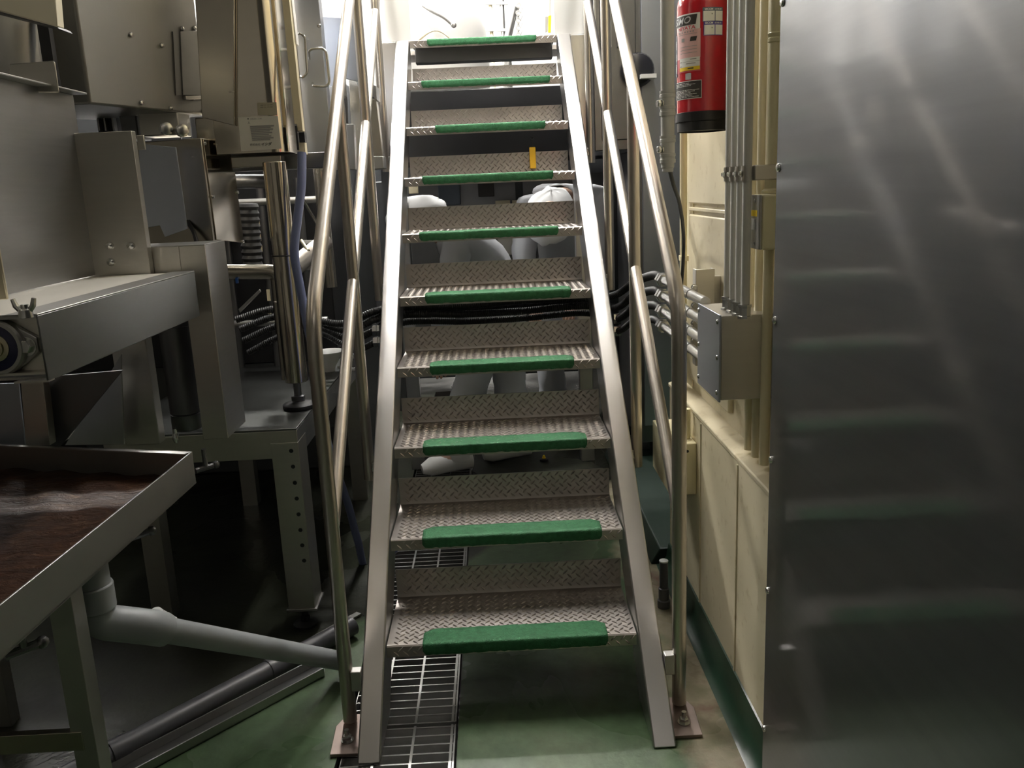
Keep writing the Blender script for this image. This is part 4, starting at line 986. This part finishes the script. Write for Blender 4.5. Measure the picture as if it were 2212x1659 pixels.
# bright things up on the level beyond the platform
ZH = P(1050, 190, 'y', 2.55).z
t = thing('white_tank', (-.36, 2.93, ZH), 'big rounded white tank shining beyond the top of the stair', 'tank')
MB().lathe((-.36, 2.94, ZH+.001), (0, 0, 1), [(0, 0), (.36, 0), (.385, .03), (.39, .20), (.375, .33), (.34, .45), (.28, .56), (.19, .65), (.08, .70), (0, .71)], 44).build('shell', 'white_enamel', t)
MB().tube(spline([P(915, 12, 'y', 2.56), P(935, 25, 'y', 2.52), P(960, 38, 'y', 2.50), P(980, 55, 'y', 2.50)], 6), .009, 12).build('lever', 'steel_satin', t)
MB().ball(P(980, 54, 'y', 2.49), .014, 12).build('lever_knob', 'steel_satin', t)
MB().tube([P(905+8*k, 88-22*math.sin(k*PI/9), 'y', 2.53) for k in range(10)], .004, 8).build('rim_band', 'brass', t)
for k, (px, r_, m_) in enumerate(((1060, .011, 'cream'), (1085, .014, 'steel_satin'))):
    x = P(px, 30, 'y', 3.6).x
    t = thing('riser_pipe', (x, 3.6, 1.4), ['thin pale riser pipe beside the white tank', 'thicker steel riser pipe right of the thin pale one'][k], 'pipe')
    MB().cyl((x, 3.6, 1.40), (x, 3.6, 3.04), r_, 14).build('pipe', m_, t)
    for py in (8, 66): z = P(px, py, 'y', 3.6).z; MB().box(x-.035, 3.58, z-.008, x+.035, 3.6, z+.008).build('clip', 'steel_satin', t)
t = thing('lift_column', (.12, 3.3, 1.4), 'slanting grey lift column with a chain above the top tread', 'column')
MB().cyl(P(1096, 85, 'y', 3.3), P(1112, 15, 'y', 3.3), .022, 14).build('strut', 'steel_satin', t)
for k in range(9): MB().lathe(P(1120+(k % 2)*3, 12+k*8, 'y', 3.28), (1 if k % 2 else 0, 1, 0), [(.008, -.002), (.016, -.002), (.016, .002), (.008, .002), (.008, -.002)], 10).build('chain_link', 'steel_satin', t)
MB().cyl(P(1096, 85, 'y', 3.3), Vector((P(1096, 85, 'y', 3.3).x, 3.3, 1.40)), .02, 12).build('base_post', 'steel_satin', t)
t = thing('hanging_tag', P(1187, 70, 'y', 2.35), 'yellow tag hanging beside the right sheet at the top of the stair', 'tag')
plate('tag', [(1185, 34), (1191, 33), (1190, 70), (1184, 70)], 2.35, .01, 'yellow', 0); plate('tag_back', [(1178, 36), (1185, 36), (1183, 68), (1178, 70)], 2.36, .01, 'steel_satin', 0)
MB().cyl(P(1188, 34, 'y', 2.355), P(1188, -90, 'y', 2.355), .002, 6).build('cord', 'rope', t)
# ============================================================ two workers in white behind the stair
def skin_obj(name, pts, edges, m, parent, root=0, sub=2):
    off = Vector((0, 0, 0)); r = parent
    while r is not None: off = off+Vector(r.location); r = r.parent
    me = bpy.data.meshes.new(name); me.from_pydata([Vector(p[0])-off for p in pts], edges, [])
    o = bpy.data.objects.new(name, me); COL.objects.link(o); o.parent = parent
    md = o.modifiers.new('skin', 'SKIN'); md.use_smooth_shade = True
    for i, p in enumerate(pts):
        r_ = p[1]; sv = me.skin_vertices[0].data[i]; sv.radius = r_ if isinstance(r_, tuple) else (r_, r_); sv.use_root = (i == root)
    s = o.modifiers.new('sub', 'SUBSURF'); s.levels = 1; s.render_levels = sub
    me.materials.append(MATS[m]); return o
def person(J, face, label):
    """J: joint positions; face: unit vector the face looks along"""
    g = J['foot_l'].lerp(J['foot_r'], .5)
    t = thing('person', (g.x, g.y, 0), label, 'person', 'workers in white behind the stair')
    up = (J['head']-J['neck']).normalized(); face = Vector(face).normalized(); side = face.cross(up).normalized()
    pts, ed, idx = [], [], {}
    def add(k, p, r, a=None):
        idx[k] = len(pts); pts.append((Vector(p), r))
        if a is not None: ed.append((idx[a], idx[k]))
    # bare body: head, neck, torso, limbs with hands
    add('pel', J['pelvis'], .11); add('bel', J['pelvis'].lerp(J['chest'], .5), .105, 'pel'); add('che', J['chest'], .115, 'bel'); add('nec', J['neck'], .052, 'che')
    add('jaw', J['neck'].lerp(J['head'], .55)+face*.015, (.062, .066), 'nec'); add('hed', J['head'], (.078, .088), 'jaw'); add('crn', J['head']+up*.055, (.062, .070), 'hed')
    for s in 'lr':
        add('sh'+s, J['sh_'+s], .052, 'che'); add('el'+s, J['el_'+s], .038, 'sh'+s); add('wr'+s, J['wr_'+s], .026, 'el'+s)
        d = (J['wr_'+s]-J['el_'+s]).normalized(); n = d.cross(Vector((0, 0, 1)) if abs(d.z) < .8 else Vector((0, 1, 0))).normalized(); b = d.cross(n)
        add('pa'+s, J['wr_'+s]+d*.05, (.030, .016), 'wr'+s)
        for f in range(4):
            L = (.034, .040, .037, .028)[f]; o_ = n*(-.027+.018*f); p0 = J['wr_'+s]+d*.085+o_
            add('f%d%s' % (f, s), p0, .0088, 'pa'+s); add('g%d%s' % (f, s), p0+d*L+b*.008, .0082, 'f%d%s' % (f, s)); add('h%d%s' % (f, s), p0+d*L*1.55+b*.028, .0072, 'g%d%s' % (f, s))
        p0 = J['wr_'+s]+d*.035-n*.036; add('t0'+s, p0, .010, 'pa'+s); add('t1'+s, p0+d*.028-n*.016+b*.01, .0088, 't0'+s)
        add('hp'+s, J['hip_'+s], .085, 'pel'); add('kn'+s, J['kn_'+s], .055, 'hp'+s); add('an'+s, J['foot_'+s]+Vector((0, 0, .085)), .040, 'kn'+s)
        add('to'+s, J['foot_'+s]+Vector((face.x, face.y, 0)).normalized()*.13+Vector((0, 0, .032)), (.038, .028), 'an'+s)
    body = skin_obj('body', pts, ed, 'skin', t)
    # face
    h = J['head']
    MB().tube([h+face*.080+up*.012, h+face*.100-up*.018, h+face*.088-up*.028], [.008, .013, .010], 8).build('nose', 'skin', t)
    for s in (-1, 1):
        e = MB().ball(h+face*.078+side*s*.032+up*.012, .011, 10).build('eye', 'white', t); MB().ball(h+face*.086+side*s*.032+up*.012, .0055, 8).build('pupil', 'ink', e)
        MB().ball(h+side*s*.080-up*.005, .022, 10, (.6, .9, 1.2)).build('ear', 'skin', t)
    MB().ball(h+face*.080-up*.048, .022, 12, (1, 1, .35)).build('mouth', 'label_red', t)
    # white coverall over it
    cp_, ce, ci = [], [], {}
    def cadd(k, p, r, a=None):
        ci[k] = len(cp_); cp_.append((Vector(p), r))
        if a is not None: ce.append((ci[a], ci[k]))
    cadd('pel', J['pelvis'], .150); cadd('bel', J['pelvis'].lerp(J['chest'], .5), .148, 'pel'); cadd('che', J['chest'], .155, 'bel'); cadd('col', J['chest'].lerp(J['neck'], .75), .085, 'che')
    for s in 'lr':
        cadd('sh'+s, J['sh_'+s], .075, 'che'); cadd('el'+s, J['el_'+s], .058, 'sh'+s); cadd('wr'+s, J['wr_'+s], .040, 'el'+s)
        cadd('hp'+s, J['hip_'+s], .115, 'pel'); cadd('kn'+s, J['kn_'+s], .085, 'hp'+s); cadd('cf'+s, J['foot_'+s]+Vector((0, 0, .11)), .072, 'kn'+s)
    co = skin_obj('coverall', cp_, ce, 'cloth', t)
    tx = bpy.data.textures.new('folds', 'CLOUDS'); tx.noise_scale = .09
    dm = co.modifiers.new('folds', 'DISPLACE'); dm.texture = tx; dm.strength = .035; dm.mid_level = .5
    # hood with a loose back and a rim round the face
    mb = MB(); seg, rg = 28, 14; vs = []
    for i in range(rg+1):
        th = PI*.80*i/rg
        for j in range(seg):
            a = 2*PI*j/seg; dr = -face*math.cos(th)+(side*math.cos(a)+up*math.sin(a))*math.sin(th)
            w_ = 1+.035*math.sin(5*a+3*th)+.02*math.sin(9*a-2*th); vs.append(h-face*.004+up*.012+dr*.118*w_)
    fs = [(i*seg+j, i*seg+(j+1) % seg, (i+1)*seg+(j+1) % seg, (i+1)*seg+j) for i in range(rg) for j in range(seg)]
    hd = mb.add(vs, fs, True).build('hood', 'cloth_hood', t, ang=80)
    so = hd.modifiers.new('th', 'SOLIDIFY'); so.thickness = .004
    for s in 'lr':
        fd = Vector((face.x, face.y, 0)).normalized(); f0 = J['foot_'+s]
        mb = MB(); mb.tube([f0+Vector((0, 0, .16)), f0+Vector((0, 0, .06))], [.058, .055], 16)
        mb.tube([f0-fd*.06+Vector((0, 0, .045)), f0+fd*.05+Vector((0, 0, .045)), f0+fd*.13+Vector((0, 0, .038)), f0+fd*.17+Vector((0, 0, .032))], [.040, .043, .042, .022], 14)
        mb.box(f0.x-.0, f0.y, .001, f0.x+.001, f0.y+.001, .003); mb.build('boot', 'white', t)
    return t
V = Vector
person(dict(pelvis=V((.02, 2.02, .80)), chest=V((-.14, 2.02, 1.02)), neck=V((-.245, 2.0, 1.08)), head=V((-.315, 1.99, 1.118)),
            sh_l=V((-.15, 1.85, .99)), el_l=V((-.22, 1.84, .75)), wr_l=V((-.25, 1.90, .55)), sh_r=V((-.15, 2.19, .99)), el_r=V((-.22, 2.26, .74)), wr_r=V((-.27, 2.20, .56)),
            hip_l=V((.0, 1.93, .74)), kn_l=V((-.12, 1.86, .42)), foot_l=V((-.20, 1.82, 0)), hip_r=V((.04, 2.11, .74)), kn_r=V((.04, 2.06, .42)), foot_r=V((.07, 1.98, 0))),
       (-.75, -.25, -.6), 'stooping worker with a white hood seen through the stair at the left')
person(dict(pelvis=V((.44, 2.70, .86)), chest=V((.36, 2.42, 1.155)), neck=V((.30, 2.27, 1.17)), head=V((.27, 2.165, 1.10)),
            sh_l=V((.53, 2.38, 1.16)), el_l=V((.49, 2.25, .90)), wr_l=V((.38, 2.12, .72)), sh_r=V((.18, 2.40, 1.13)), el_r=V((.14, 2.28, .86)), wr_r=V((.17, 2.12, .68)),
            hip_l=V((.53, 2.70, .78)), kn_l=V((.48, 2.48, .47)), foot_l=V((.50, 2.60, 0)), hip_r=V((.34, 2.70, .78)), kn_r=V((.27, 2.40, .56)), foot_r=V((.27, 2.48, 0))),
       (-.1, -.25, -.95), 'crouching worker in white seen through the stair at the right')

# small things on the stair
q = P(1151, 340, 'y', 6*RUN+TD-.008)
t = thing('box_cutter', q, 'yellow box cutter hanging by a black cord on a stair riser', 'cutter')
a_, b_ = P(1143, 318, 'y', q.y), P(1158, 364, 'y', q.y)
MB().box(a_.x, q.y-.012, b_.z, b_.x, q.y, a_.z).build('handle', 'orange', t, .003)
MB().tube([(q.x, q.y-.006, a_.z), (q.x, q.y-.004, P(1150, 300, 'y', q.y).z)], .0022, 8).ball((q.x, q.y-.004, P(1150, 299, 'y', q.y).z), .006, 10).build('cord', 'black_rubber', t)
MB().box(q.x-.002, q.y-.002, Z1+6*RISE+.07, q.x+.002, q.y+.010, Z1+6*RISE+.09).build('hook', 'zinc', t)
t = thing('bollard_marker', (.27, 1.76, 0), 'tiny yellow topped marker on the floor behind the third tread', 'marker')
q = P(1175, 990, 'y', 1.9); t.location = (q.x, 1.9, 0)
MB().lathe((q.x, 1.9, 0), (0, 0, 1), [(0, .0005), (.02, .0005), (.02, .01), (.006, .015), (.006, q.z-.02), (0, q.z-.02)], 14).build('stem', 'black', t)
MB().lathe((q.x, 1.9, q.z-.02), (0, 0, 1), [(.006, 0), (.010, .005), (.010, .02), (.004, .035), (0, .036)], 14).build('cap', 'yellow', t)
